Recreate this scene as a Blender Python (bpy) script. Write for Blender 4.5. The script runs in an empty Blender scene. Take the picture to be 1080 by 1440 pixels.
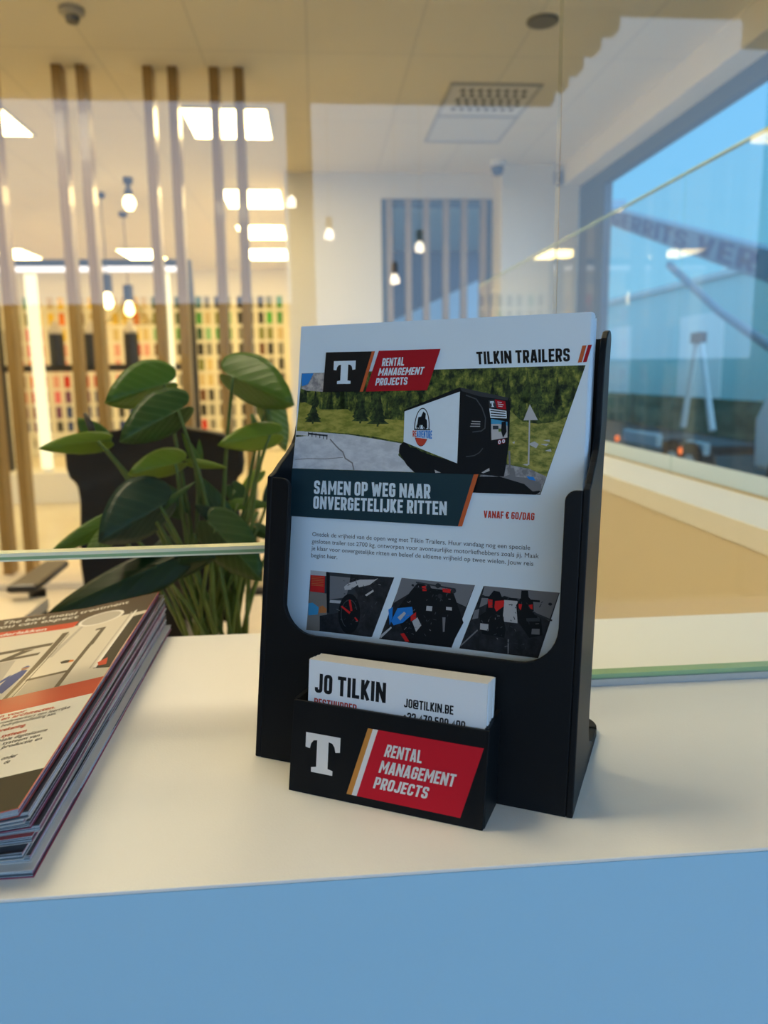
import bpy, math, random
from mathutils import Vector, Matrix
random.seed(7)
scene = bpy.context.scene
COL = scene.collection

# ------------------------------------------------------------------ camera
cam_data = bpy.data.cameras.new('camera')
cam = bpy.data.objects.new('camera', cam_data)
COL.objects.link(cam)
CR = Vector((0.99617865, -0.08624857, -0.01375791))
CU = Vector((0.02873317, 0.17488106, 0.98417022))
CF = Vector((0.08247727, 0.98080467, -0.17669097))
m4 = Matrix(((CR.x, CU.x, -CF.x, 0.0), (CR.y, CU.y, -CF.y, 0.0), (CR.z, CU.z, -CF.z, 1.29), (0, 0, 0, 1)))
cam.matrix_world = m4
cam_data.sensor_fit = 'HORIZONTAL'
cam_data.sensor_width = 36.0
cam_data.lens = 36.056
cam_data.clip_start = 0.02
cam_data.clip_end = 300
cam_data.dof.use_dof = True
cam_data.dof.focus_distance = 0.375
cam_data.dof.aperture_fstop = 13.0
scene.camera = cam

scene.view_settings.view_transform = 'Standard'
scene.view_settings.look = 'None'
scene.view_settings.gamma = 1.0
scene.view_settings.exposure = 0.0
scene.view_settings.use_curve_mapping = False
scene.cycles.max_bounces = 10
scene.cycles.diffuse_bounces = 5
scene.cycles.glossy_bounces = 5
scene.cycles.transparent_max_bounces = 24
scene.cycles.caustics_reflective = False
scene.cycles.caustics_refractive = False
scene.cycles.sample_clamp_indirect = 6.0

# ------------------------------------------------------------------ world: dusk-blue sky, paler and brighter behind the viewer
SKY_SIDE_LOW = (0.19, 0.55, 0.80, 1)
SKY_SIDE_HIGH = (0.12, 0.50, 0.93, 1)
SKY_BACK = (1.65, 2.45, 3.55, 1)
world = bpy.data.worlds.new('world')
scene.world = world
world.use_nodes = True
wt = world.node_tree
wt.nodes.clear()
wo = wt.nodes.new('ShaderNodeOutputWorld')
wb = wt.nodes.new('ShaderNodeBackground')
wc = wt.nodes.new('ShaderNodeTexCoord')
wsx = wt.nodes.new('ShaderNodeSeparateXYZ')
wt.links.new(wc.outputs['Generated'], wsx.inputs[0])
r1 = wt.nodes.new('ShaderNodeMapRange')
r1.inputs['From Min'].default_value = 0.0
r1.inputs['From Max'].default_value = 0.35
wt.links.new(wsx.outputs['Z'], r1.inputs['Value'])
mx1 = wt.nodes.new('ShaderNodeMixRGB')
mx1.inputs[1].default_value = SKY_SIDE_LOW
mx1.inputs[2].default_value = SKY_SIDE_HIGH
wt.links.new(r1.outputs[0], mx1.inputs[0])
r2 = wt.nodes.new('ShaderNodeMapRange')
r2.inputs['From Min'].default_value = 0.05
r2.inputs['From Max'].default_value = -0.75
wt.links.new(wsx.outputs['Y'], r2.inputs['Value'])
mx2 = wt.nodes.new('ShaderNodeMixRGB')
mx2.inputs[2].default_value = SKY_BACK
wt.links.new(r2.outputs[0], mx2.inputs[0])
wt.links.new(mx1.outputs[0], mx2.inputs[1])
wt.links.new(mx2.outputs[0], wb.inputs['Color'])
wb.inputs['Strength'].default_value = 1.0
wt.links.new(wb.outputs[0], wo.inputs[0])

LAMP = 25.0           # radiance of the warm ceiling panels
LOBBY_LAMP = 21.0
LOBBY_WARM = (1.0, 0.82, 0.52)
WARM = (1.0, 0.70, 0.28)

# ------------------------------------------------------------------ materials
MATS = {}


def nodes_of(name):
    m = bpy.data.materials.new(name)
    m.use_nodes = True
    nt = m.node_tree
    nt.nodes.clear()
    out = nt.nodes.new('ShaderNodeOutputMaterial')
    return m, nt, out


def pbr(name, col, rough=0.5, metal=0.0, var=0.04, scale=40.0, bump=0.0, bscale=400.0, coat=0.0, spec=0.5):
    """plain surface with a little procedural unevenness"""
    if name in MATS:
        return MATS[name]
    m, nt, out = nodes_of(name)
    b = nt.nodes.new('ShaderNodeBsdfPrincipled')
    nt.links.new(b.outputs[0], out.inputs[0])
    b.inputs['Roughness'].default_value = rough
    b.inputs['Metallic'].default_value = metal
    b.inputs['Specular IOR Level'].default_value = spec
    b.inputs['Coat Weight'].default_value = coat
    b.inputs['Coat Roughness'].default_value = 0.12
    tc = nt.nodes.new('ShaderNodeTexCoord')
    nz = nt.nodes.new('ShaderNodeTexNoise')
    nz.inputs['Scale'].default_value = scale
    nz.inputs['Detail'].default_value = 3
    nt.links.new(tc.outputs['Object'], nz.inputs['Vector'])
    mr = nt.nodes.new('ShaderNodeMapRange')
    mr.inputs['To Min'].default_value = 1 - var
    mr.inputs['To Max'].default_value = 1 + var
    nt.links.new(nz.outputs[0], mr.inputs['Value'])
    vm = nt.nodes.new('ShaderNodeVectorMath')
    vm.operation = 'SCALE'
    vm.inputs[0].default_value = col[:3]
    nt.links.new(mr.outputs[0], vm.inputs['Scale'])
    nt.links.new(vm.outputs[0], b.inputs['Base Color'])
    if bump:
        n2 = nt.nodes.new('ShaderNodeTexNoise')
        n2.inputs['Scale'].default_value = bscale
        n2.inputs['Detail'].default_value = 2
        nt.links.new(tc.outputs['Object'], n2.inputs['Vector'])
        bp = nt.nodes.new('ShaderNodeBump')
        bp.inputs['Strength'].default_value = bump
        bp.inputs['Distance'].default_value = 0.001
        nt.links.new(n2.outputs[0], bp.inputs['Height'])
        nt.links.new(bp.outputs[0], b.inputs['Normal'])
    MATS[name] = m
    return m


def emit(name, col, strength):
    if name in MATS:
        return MATS[name]
    m, nt, out = nodes_of(name)
    e = nt.nodes.new('ShaderNodeEmission')
    e.inputs[0].default_value = (*col, 1)
    e.inputs[1].default_value = strength
    nt.links.new(e.outputs[0], out.inputs[0])
    MATS[name] = m
    return m


def glass(name, tint=(0.95, 0.985, 0.975), ior=1.52):
    """thin clear sheet: outer faces mirror by Fresnel (both faces of the sheet counted), the rest passes"""
    if name in MATS:
        return MATS[name]
    m, nt, out = nodes_of(name)
    tr = nt.nodes.new('ShaderNodeBsdfTransparent')
    tr.inputs[0].default_value = (*tint, 1)
    gl = nt.nodes.new('ShaderNodeBsdfGlossy')
    gl.inputs['Roughness'].default_value = 0.0
    fr = nt.nodes.new('ShaderNodeFresnel')
    fr.inputs[0].default_value = ior
    geo = nt.nodes.new('ShaderNodeNewGeometry')
    inv = nt.nodes.new('ShaderNodeMath'); inv.operation = 'SUBTRACT'
    inv.inputs[0].default_value = 1.0
    nt.links.new(geo.outputs['Backfacing'], inv.inputs[1])
    a1 = nt.nodes.new('ShaderNodeMath'); a1.operation = 'ADD'
    a1.inputs[1].default_value = 1.0
    nt.links.new(fr.outputs[0], a1.inputs[0])
    d1 = nt.nodes.new('ShaderNodeMath'); d1.operation = 'DIVIDE'
    nt.links.new(fr.outputs[0], d1.inputs[0])
    nt.links.new(a1.outputs[0], d1.inputs[1])
    m1 = nt.nodes.new('ShaderNodeMath'); m1.operation = 'MULTIPLY'
    m1.inputs[1].default_value = 2.0
    nt.links.new(d1.outputs[0], m1.inputs[0])
    m2 = nt.nodes.new('ShaderNodeMath'); m2.operation = 'MULTIPLY'
    nt.links.new(m1.outputs[0], m2.inputs[0])
    nt.links.new(inv.outputs[0], m2.inputs[1])
    mix = nt.nodes.new('ShaderNodeMixShader')
    nt.links.new(m2.outputs[0], mix.inputs[0])
    nt.links.new(tr.outputs[0], mix.inputs[1])
    nt.links.new(gl.outputs[0], mix.inputs[2])
    nt.links.new(mix.outputs[0], out.inputs[0])
    MATS[name] = m
    return m


def two_tone(name, c1, c2, scale, rough=0.5, stretch=(1, 1, 1), lo=0.4, hi=0.6, detail=6, c3=None, coat=0.0, bump=0.0):
    """noise mottled between two (or three) colours of the thing itself"""
    if name in MATS:
        return MATS[name]
    m, nt, out = nodes_of(name)
    b = nt.nodes.new('ShaderNodeBsdfPrincipled')
    b.inputs['Roughness'].default_value = rough
    b.inputs['Specular IOR Level'].default_value = 0.3
    b.inputs['Coat Weight'].default_value = coat
    nt.links.new(b.outputs[0], out.inputs[0])
    tc = nt.nodes.new('ShaderNodeTexCoord')
    mp = nt.nodes.new('ShaderNodeMapping')
    mp.inputs['Scale'].default_value = stretch
    nt.links.new(tc.outputs['Object'], mp.inputs[0])
    nz = nt.nodes.new('ShaderNodeTexNoise')
    nz.inputs['Scale'].default_value = scale
    nz.inputs['Detail'].default_value = detail
    nz.inputs['Roughness'].default_value = 0.65
    nt.links.new(mp.outputs[0], nz.inputs['Vector'])
    cr = nt.nodes.new('ShaderNodeValToRGB')
    cr.color_ramp.elements[0].position = lo
    cr.color_ramp.elements[0].color = (*c1, 1)
    cr.color_ramp.elements[1].position = hi
    cr.color_ramp.elements[1].color = (*c2, 1)
    if c3:
        e = cr.color_ramp.elements.new(min(0.98, hi + 0.12))
        e.color = (*c3, 1)
    nt.links.new(nz.outputs[0], cr.inputs[0])
    nt.links.new(cr.outputs[0], b.inputs['Base Color'])
    if bump:
        bp = nt.nodes.new('ShaderNodeBump')
        bp.inputs['Strength'].default_value = bump
        bp.inputs['Distance'].default_value = 0.002
        nt.links.new(nz.outputs[0], bp.inputs['Height'])
        nt.links.new(bp.outputs[0], b.inputs['Normal'])
    MATS[name] = m
    return m


def leaf_mat(name, col, vein, trans, amount=0.5):
    if name in MATS:
        return MATS[name]
    m, nt, out = nodes_of(name)
    b = nt.nodes.new('ShaderNodeBsdfPrincipled')
    b.inputs['Roughness'].default_value = 0.4
    b.inputs['Specular IOR Level'].default_value = 0.35
    uv = nt.nodes.new('ShaderNodeUVMap')
    sp = nt.nodes.new('ShaderNodeSeparateXYZ')
    nt.links.new(uv.outputs[0], sp.inputs[0])

    def math_(op, a, c=None):
        n = nt.nodes.new('ShaderNodeMath'); n.operation = op
        for i, v in enumerate((a, c)):
            if v is None:
                continue
            if isinstance(v, (int, float)):
                n.inputs[i].default_value = v
            else:
                nt.links.new(v, n.inputs[i])
        return n.outputs[0]
    ab = math_('ABSOLUTE', sp.outputs['Y'])
    ph = math_('SUBTRACT', math_('MULTIPLY', sp.outputs['X'], 34.0), math_('MULTIPLY', ab, 16.0))
    wave = math_('POWER', math_('ADD', math_('MULTIPLY', math_('SINE', ph), 0.5), 0.5), 4.0)
    mid = math_('SUBTRACT', 1.0, math_('MINIMUM', math_('MULTIPLY', ab, 16.0), 1.0))
    veins = math_('MAXIMUM', math_('MULTIPLY', wave, amount), mid)
    nz = nt.nodes.new('ShaderNodeTexNoise')
    nz.inputs['Scale'].default_value = 5.0
    nt.links.new(uv.outputs[0], nz.inputs['Vector'])
    f = math_('MULTIPLY', veins, nz.outputs[0])
    mx = nt.nodes.new('ShaderNodeMixRGB')
    mx.inputs[1].default_value = (*col, 1)
    mx.inputs[2].default_value = (*vein, 1)
    nt.links.new(f, mx.inputs[0])
    nt.links.new(mx.outputs[0], b.inputs['Base Color'])
    bp = nt.nodes.new('ShaderNodeBump')
    bp.inputs['Strength'].default_value = 0.35
    bp.inputs['Distance'].default_value = 0.001
    nt.links.new(veins, bp.inputs['Height'])
    nt.links.new(bp.outputs[0], b.inputs['Normal'])
    tl = nt.nodes.new('ShaderNodeBsdfTranslucent')
    tl.inputs[0].default_value = (*trans, 1)
    mix = nt.nodes.new('ShaderNodeMixShader')
    mix.inputs[0].default_value = 0.35
    nt.links.new(b.outputs[0], mix.inputs[1])
    nt.links.new(tl.outputs[0], mix.inputs[2])
    nt.links.new(mix.outputs[0], out.inputs[0])
    MATS[name] = m
    return m


def page_edges(name, palette, rows, cols, shift, gap=0.12, gap_shade=(0.02, 0.02, 0.03)):
    """cut paper edges: thin sheets, each with its own runs of printed colour (UV: x along the edge, y across the sheets)"""
    if name in MATS:
        return MATS[name]
    m, nt, out = nodes_of(name)
    b = nt.nodes.new('ShaderNodeBsdfPrincipled')
    b.inputs['Roughness'].default_value = 0.55
    nt.links.new(b.outputs[0], out.inputs[0])
    uv = nt.nodes.new('ShaderNodeUVMap')
    sp = nt.nodes.new('ShaderNodeSeparateXYZ')
    nt.links.new(uv.outputs[0], sp.inputs[0])

    def math_(op, a, c=None):
        n = nt.nodes.new('ShaderNodeMath'); n.operation = op
        for i, v in enumerate((a, c)):
            if v is None:
                continue
            if isinstance(v, (int, float)):
                n.inputs[i].default_value = v
            else:
                nt.links.new(v, n.inputs[i])
        return n.outputs[0]
    rr = math_('MULTIPLY', sp.outputs['Y'], float(rows))
    row = math_('FLOOR', rr)
    fr = math_('FRACT', rr)
    seg = math_('FLOOR', math_('ADD', math_('MULTIPLY', sp.outputs['X'], float(cols)), math_('MULTIPLY', row, 0.07)))
    cb = nt.nodes.new('ShaderNodeCombineXYZ')
    nt.links.new(math_('ADD', row, shift), cb.inputs[0])
    nt.links.new(seg, cb.inputs[1])
    wn = nt.nodes.new('ShaderNodeTexWhiteNoise')
    wn.noise_dimensions = '2D'
    nt.links.new(cb.outputs[0], wn.inputs['Vector'])
    cr = nt.nodes.new('ShaderNodeValToRGB')
    cr.color_ramp.interpolation = 'CONSTANT'
    n = len(palette)
    cr.color_ramp.elements[0].position = 0
    cr.color_ramp.elements[0].color = (*palette[0], 1)
    cr.color_ramp.elements[1].position = 1.0 / n
    cr.color_ramp.elements[1].color = (*palette[1], 1)
    for i in range(2, n):
        e = cr.color_ramp.elements.new(i / n)
        e.color = (*palette[i], 1)
    nt.links.new(wn.outputs['Value'], cr.inputs[0])
    mx = nt.nodes.new('ShaderNodeMixRGB')
    mx.inputs[2].default_value = (*gap_shade, 1)  # shade between the sheets, painted as a dark line
    nt.links.new(math_('LESS_THAN', fr, gap), mx.inputs[0])
    nt.links.new(cr.outputs[0], mx.inputs[1])
    nt.links.new(mx.outputs[0], b.inputs['Base Color'])
    MATS[name] = m
    return m


# ------------------------------------------------------------------ mesh helpers
class MB:
    def __init__(self):
        self.v, self.f, self.m, self.uv = [], [], [], []

    def face(self, idx, mat=0, uv=None):
        self.f.append(tuple(idx)); self.m.append(mat); self.uv.append(uv)

    def poly(self, pts, mat=0, uv=None):
        n = len(self.v)
        self.v += [tuple(p) for p in pts]
        self.face(range(n, n + len(pts)), mat, uv)

    def box(self, x0, x1, y0, y1, z0, z1, mat=0):
        n = len(self.v)
        self.v += [(x0, y0, z0), (x1, y0, z0), (x1, y1, z0), (x0, y1, z0), (x0, y0, z1), (x1, y0, z1), (x1, y1, z1), (x0, y1, z1)]
        for q in ((0, 3, 2, 1), (4, 5, 6, 7), (0, 1, 5, 4), (1, 2, 6, 5), (2, 3, 7, 6), (3, 0, 4, 7)):
            self.face([n + i for i in q], mat)

    def hull(self, lower, upper, mat=0, side=None):
        """prism between two matching outlines (lower counter-clockwise seen from above/outside)"""
        n, k = len(self.v), len(lower)
        self.v += [tuple(p) for p in lower] + [tuple(p) for p in upper]
        self.face([n + i for i in reversed(range(k))], mat)
        self.face([n + k + i for i in range(k)], mat)
        for i in range(k):
            j = (i + 1) % k
            self.face((n + i, n + j, n + k + j, n + k + i), mat if side is None else side)

    def tube(self, pts, rad, seg=8, mat=0, caps=True):
        pts = [Vector(p) for p in pts]
        if not isinstance(rad, (list, tuple)):
            rad = [rad] * len(pts)
        n0 = len(self.v)
        up = Vector((0, 0, 1))
        for i, p in enumerate(pts):
            d = (pts[min(i + 1, len(pts) - 1)] - pts[max(i - 1, 0)]).normalized()
            a = d.cross(up)
            if a.length < 1e-3:
                a = d.cross(Vector((0, 1, 0)))
            a.normalize()
            b = d.cross(a)
            for s in range(seg):
                t = 2 * math.pi * s / seg
                self.v.append(tuple(p + (a * math.cos(t) + b * math.sin(t)) * rad[i]))
        for i in range(len(pts) - 1):
            for s in range(seg):
                s2 = (s + 1) % seg
                self.face((n0 + i * seg + s, n0 + i * seg + s2, n0 + (i + 1) * seg + s2, n0 + (i + 1) * seg + s), mat)
        if caps:
            self.face([n0 + s for s in reversed(range(seg))], mat)
            self.face([n0 + (len(pts) - 1) * seg + s for s in range(seg)], mat)

    def lathe(self, prof, c=(0, 0, 0), seg=24, mat=0):
        n0 = len(self.v)
        for r, z in prof:
            for s in range(seg):
                t = 2 * math.pi * s / seg
                self.v.append((c[0] + r * math.cos(t), c[1] + r * math.sin(t), c[2] + z))
        for i in range(len(prof) - 1):
            for s in range(seg):
                s2 = (s + 1) % seg
                self.face((n0 + i * seg + s, n0 + i * seg + s2, n0 + (i + 1) * seg + s2, n0 + (i + 1) * seg + s), mat)
        if prof[0][0] > 1e-6:
            self.face([n0 + s for s in reversed(range(seg))], mat)
        if prof[-1][0] > 1e-6:
            self.face([n0 + (len(prof) - 1) * seg + s for s in range(seg)], mat)

    def grid(self, rows, mat=0, uvs=None):
        n0, nc = len(self.v), len(rows[0])
        for r in rows:
            self.v += [tuple(p) for p in r]
        for i in range(len(rows) - 1):
            for j in range(nc - 1):
                q = (n0 + i * nc + j, n0 + i * nc + j + 1, n0 + (i + 1) * nc + j + 1, n0 + (i + 1) * nc + j)
                u = None
                if uvs:
                    u = [uvs[i][j], uvs[i][j + 1], uvs[i + 1][j + 1], uvs[i + 1][j]]
                self.face(q, mat, u)

    def build(self, name, mats, parent=None, bevel=0.0, smooth=False, solid=0.0, sub=0):
        me = bpy.data.meshes.new(name)
        me.from_pydata(self.v, [], self.f)
        if not isinstance(mats, (list, tuple)):
            mats = [mats]
        for m in mats:
            me.materials.append(m)
        me.polygons.foreach_set('material_index', self.m)
        if any(u is not None for u in self.uv):
            lay = me.uv_layers.new(name='UVMap')
            k = 0
            for u, f in zip(self.uv, self.f):
                for i in range(len(f)):
                    lay.data[k].uv = u[i] if u else (0, 0)
                    k += 1
        if smooth:
            me.polygons.foreach_set('use_smooth', [True] * len(me.polygons))
        me.update()
        o = bpy.data.objects.new(name, me)
        COL.objects.link(o)
        if parent:
            o.parent = parent
        if solid:
            s = o.modifiers.new('solidify', 'SOLIDIFY'); s.thickness = solid; s.offset = 0
        if bevel:
            bv = o.modifiers.new('bevel', 'BEVEL'); bv.width = bevel; bv.segments = 2; bv.limit_method = 'ANGLE'
            bv.angle_limit = math.radians(40)
        if sub:
            sb = o.modifiers.new('subdivision', 'SUBSURF'); sb.levels = sub; sb.render_levels = sub
        return o


def tag(o, label, cat, group=None, kind=None):
    o['label'] = label
    o['category'] = cat
    if group:
        o['group'] = group
    if kind:
        o['kind'] = kind
    return o


def thing(name, label, cat, loc=(0, 0, 0), rotz=0.0, group=None, matrix=None):
    o = bpy.data.objects.new(name, None)
    o.empty_display_size = 0.05
    COL.objects.link(o)
    if matrix is not None:
        o.matrix_world = matrix
    else:
        o.location = loc
        o.rotation_euler = (0, 0, rotz)
    return tag(o, label, cat, group)


def struct(name, mb, mats, label, parent=None, bevel=0.0):
    o = mb.build(name, mats, parent, bevel=bevel)
    o['kind'] = 'structure'
    if parent is None:
        o['label'] = label
        o['category'] = label_cat(name)
    return o


def label_cat(name):
    return name.split('_')[0].split('.')[0]


# ------------------------------------------------------------------ lettering
def text_mesh(s, bold):
    cu = bpy.data.curves.new('lettering', 'FONT')
    cu.body = s
    cu.size = 1.0
    cu.offset = bold
    cu.resolution_u = 3
    o = bpy.data.objects.new('lettering', cu)
    COL.objects.link(o)
    dg = bpy.context.evaluated_depsgraph_get()
    me = bpy.data.meshes.new_from_object(o.evaluated_get(dg))
    vs = [(v.co.x, v.co.y) for v in me.vertices]
    fs = [tuple(p.vertices) for p in me.polygons]
    bpy.data.objects.remove(o)
    bpy.data.curves.remove(cu)
    bpy.data.meshes.remove(me)
    return vs, fs


def cap_height(bold):
    vs, _ = text_mesh('H', bold)
    return max(v[1] for v in vs)


# condensed block capitals drawn as strokes on a unit height
def glyph(ch, t):
    w = {'I': t, 'M': .66, 'N': .53, 'W': .74, 'L': .40, 'E': .41, 'F': .40, 'J': .43, 'T': .46, ' ': .20, '.': t, '/': .38, '+': .36, '@': .62, '€': .46, 'V': .50, 'A': .50}.get(ch, .46)
    L, R, B, T = t / 2, w - t / 2, t / 2, 1 - t / 2
    P = []
    r = .13

    def add(pts, rad=r, closed=False):
        P.append((pts, rad, closed))
    if ch == 'A': add([(L * .95, 0), (w * .43, 1)]); add([(w * .57, 1), (w - L * .95, 0)]); add([(w * .22, .25), (w * .78, .25)])
    elif ch == 'B': add([(L, .5), (L, T), (R, T), (R, .5), (L, .5)], [0, 0, r, .08, 0]); add([(L, .5), (R, .5), (R, B), (L, B), (L, .5)], [0, .08, r, 0, 0])
    elif ch in 'CG€':
        if ch == 'C': add([(R, .66), (R, T), (L, T), (L, B), (R, B), (R, .34)])
        elif ch == 'G': add([(R, .68), (R, T), (L, T), (L, B), (R, B), (R, .48)]); add([(w * .5, .48), (w, .48)])
        else: add([(R, .72), (R, T), (L + .04, T), (L + .04, B), (R, B), (R, .28)]); add([(-.02, .58), (w * .7, .58)]); add([(-.02, .40), (w * .7, .40)])
    elif ch == 'D': add([(L, B), (L, T), (R, T), (R, B)], [0, 0, .17, .17], True)
    elif ch == 'E': add([(w, T), (L, T), (L, B), (w, B)], 0); add([(L, .5), (w * .9, .5)])
    elif ch == 'F': add([(w, T), (L, T), (L, 0)], 0); add([(L, .48), (w * .9, .48)])
    elif ch == 'H': add([(L, 0), (L, 1)]); add([(R, 0), (R, 1)]); add([(L, .5), (R, .5)])
    elif ch == 'I': add([(w / 2, 0), (w / 2, 1)])
    elif ch == 'J': add([(R, 1), (R, B), (L, B), (L, .28)])
    elif ch == 'K': add([(L, 0), (L, 1)]); add([(R + .01, 1), (L + .08, .50), (R + .02, 0)], 0)
    elif ch == 'L': add([(L, 1), (L, B), (w, B)], 0)
    elif ch == 'M': add([(L, 0), (L, 1)]); add([(R, 0), (R, 1)]); add([(L, .95), (w / 2, .35), (R, .95)], 0)
    elif ch == 'N': add([(L, 0), (L, 1)]); add([(R, 0), (R, 1)]); add([(L * 1.1, .93), (w - L * 1.1, .07)])
    elif ch in '0O': add([(L, B), (L, T), (R, T), (R, B)], r, True)
    elif ch == 'P': add([(L, 0), (L, T), (R, T), (R, .42), (L, .42)], [0, 0, r, r, 0])
    elif ch == 'R': add([(L, 0), (L, T), (R, T), (R, .44), (L, .44)], [0, 0, r, r, 0]); add([(w * .52, .44), (R + .01, 0)])
    elif ch in 'S5':
        if ch == 'S': add([(R, .68), (R, T), (L, T), (L, .54), (R, .46), (R, B), (L, B), (L, .32)], .11)
        else: add([(R + .03, T), (L, T), (L, .56), (R, .56), (R, B), (L, B), (L, .26)], .10)
    elif ch == 'T': add([(0, T), (w, T)]); add([(w / 2, T), (w / 2, 0)])
    elif ch == 'U': add([(L, 1), (L, B), (R, B), (R, 1)])
    elif ch == 'V': add([(L * .95, 1), (w * .46, 0)]); add([(w * .54, 0), (w - L * .95, 1)])
    elif ch == 'W': [add(q_, 0) for q_ in ([(L * .9, 1), (w * .29, .0)], [(w * .29, .0), (w / 2, .86)], [(w / 2, .86), (w * .71, .0)], [(w * .71, .0), (w - L * .9, 1)])]
    elif ch == 'Y': add([(L * .7, 1), (w / 2, .46), (w - L * .7, 1)], 0); add([(w / 2, .46), (w / 2, 0)])
    elif ch == '2': add([(L, .68), (L, T), (R, T), (R, .56), (L, .24), (L, B), (w, B)], .10)
    elif ch == '3': add([(L, .70), (L, T), (R, T), (R, .52), (w * .4, .52)], .11); add([(w * .4, .52), (R, .52), (R, B), (L, B), (L, .28)], .11)
    elif ch == '4': add([(R - .03, 0), (R - .03, T), (L, .30), (w + .02, .30)], 0)
    elif ch == '6': add([(R, .74), (R, T), (L, T), (L, B), (R, B), (R, .56), (L, .56)])
    elif ch == '7': add([(0, T), (R, T), (w * .36, 0)], 0)
    elif ch == '9': add([(L, .26), (L, B), (R, B), (R, T), (L, T), (L, .44), (R, .44)])
    elif ch == '8': add([(L, B), (L, T), (R, T), (R, B)], r, True); add([(L, .52), (R, .52)])
    elif ch == '1': add([(.02, .80), (w * .5, T), (w * .5, 0)], 0)
    elif ch == '.': add([(w / 2, 0), (w / 2, t)])
    elif ch == '/': add([(t * .3, -.04), (w - t * .3, 1.04)])
    elif ch == '+': add([(0, .48), (w, .48)]); add([(w / 2, .26), (w / 2, .70)])
    elif ch == '@': add([(R, .18), (R, .06), (L, .06), (L, T), (R, T), (R, .30), (w * .42, .30), (w * .42, .66), (R, .66)], .10)
    return w, P


def rounded(pts, rad, closed):
    if not isinstance(rad, (list, tuple)):
        rad = [rad] * len(pts)
    if max(rad) <= 0:
        return list(pts)
    out, n = [], len(pts)
    for i, p in enumerate(pts):
        if rad[i] <= 0 or (not closed and i in (0, n - 1)):
            out.append(p); continue
        a, b = pts[i - 1], pts[(i + 1) % n]
        va, vb = (a[0] - p[0], a[1] - p[1]), (b[0] - p[0], b[1] - p[1])
        la, lb = math.hypot(*va), math.hypot(*vb)
        q = min(rad[i], la * .5, lb * .5)
        s = (p[0] + va[0] / la * q, p[1] + va[1] / la * q)
        e = (p[0] + vb[0] / lb * q, p[1] + vb[1] / lb * q)
        for k in range(4):
            f = k / 3
            out.append((s[0] * (1 - f) ** 2 + 2 * p[0] * f * (1 - f) + e[0] * f * f, s[1] * (1 - f) ** 2 + 2 * p[1] * f * (1 - f) + e[1] * f * f))
    return out


def strip(pts, t, closed):
    n = len(pts)
    Lp, Rp = [], []
    for i, p in enumerate(pts):
        a = pts[i - 1] if (closed or i > 0) else None
        b = pts[(i + 1) % n] if (closed or i < n - 1) else None
        d = []
        if a: d.append((p[0] - a[0], p[1] - a[1]))
        if b: d.append((b[0] - p[0], b[1] - p[1]))
        nn = []
        for v in d:
            l = math.hypot(*v) or 1e-9
            nn.append((-v[1] / l, v[0] / l))
        mx = sum(v[0] for v in nn) / len(nn); my = sum(v[1] for v in nn) / len(nn)
        l2 = max(mx * mx + my * my, .25)
        mx, my = mx / l2 * t / 2, my / l2 * t / 2
        Lp.append((p[0] + mx, p[1] + my)); Rp.append((p[0] - mx, p[1] - my))
    return Lp, Rp


def block_text(s, t):
    vs, fs, x = [], [], 0.0
    for ch in s:
        w, P = glyph(ch, t)
        for pts, rad, closed in P:
            pts = rounded(pts, rad, closed)
            Lp, Rp = strip(pts, t, closed)
            n0, n = len(vs), len(pts)
            for l, r in zip(Lp, Rp):
                vs.append((x + l[0], l[1])); vs.append((x + r[0], r[1]))
            for i in range(n if closed else n - 1):
                j = (i + 1) % n
                fs.append((n0 + 2 * i, n0 + 2 * i + 1, n0 + 2 * j + 1, n0 + 2 * j))
        x += w + (0.075 if ch != ' ' else 0.02)
    return vs, fs


def fill_quad(mb, vs, fs, x0, x1, y0, y1, quad, place, mat):
    tl, tr, bl, br = quad
    n = len(mb.v)
    for x, y in vs:
        a = (x - x0) / (x1 - x0); b = (y - y0) / (y1 - y0)
        u = (bl[0] * (1 - a) + br[0] * a) * (1 - b) + (tl[0] * (1 - a) + tr[0] * a) * b
        v = (bl[1] * (1 - a) + br[1] * a) * (1 - b) + (tl[1] * (1 - a) + tr[1] * a) * b
        mb.v.append(tuple(place(u, v)))
    for f in fs:
        mb.face([n + i for i in f], mat)


def text_quad(mb, s, quad, place, mat, bold=0.018):
    """condensed block capitals filling the box TL, TR, BL, BR (sheet coordinates)"""
    vs, fs = block_text(s, 0.150 + bold)
    x0 = min(v[0] for v in vs); x1 = max(v[0] for v in vs)
    fill_quad(mb, vs, fs, x0, x1, 0.0, 1.0, quad, place, mat)


def text_line(mb, s, u0, u1, v, cap, place, mat, bold=0.0):
    """one line of mixed-case text: baseline v, from u0 to u1, capital height cap"""
    vs, fs = text_mesh(s, bold)
    x0 = min(p[0] for p in vs); x1 = max(p[0] for p in vs)
    fill_quad(mb, vs, fs, x0, x1, 0.0, cap_height(bold), ((u0, v + cap), (u1, v + cap), (u0, v), (u1, v)), place, mat)

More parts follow.
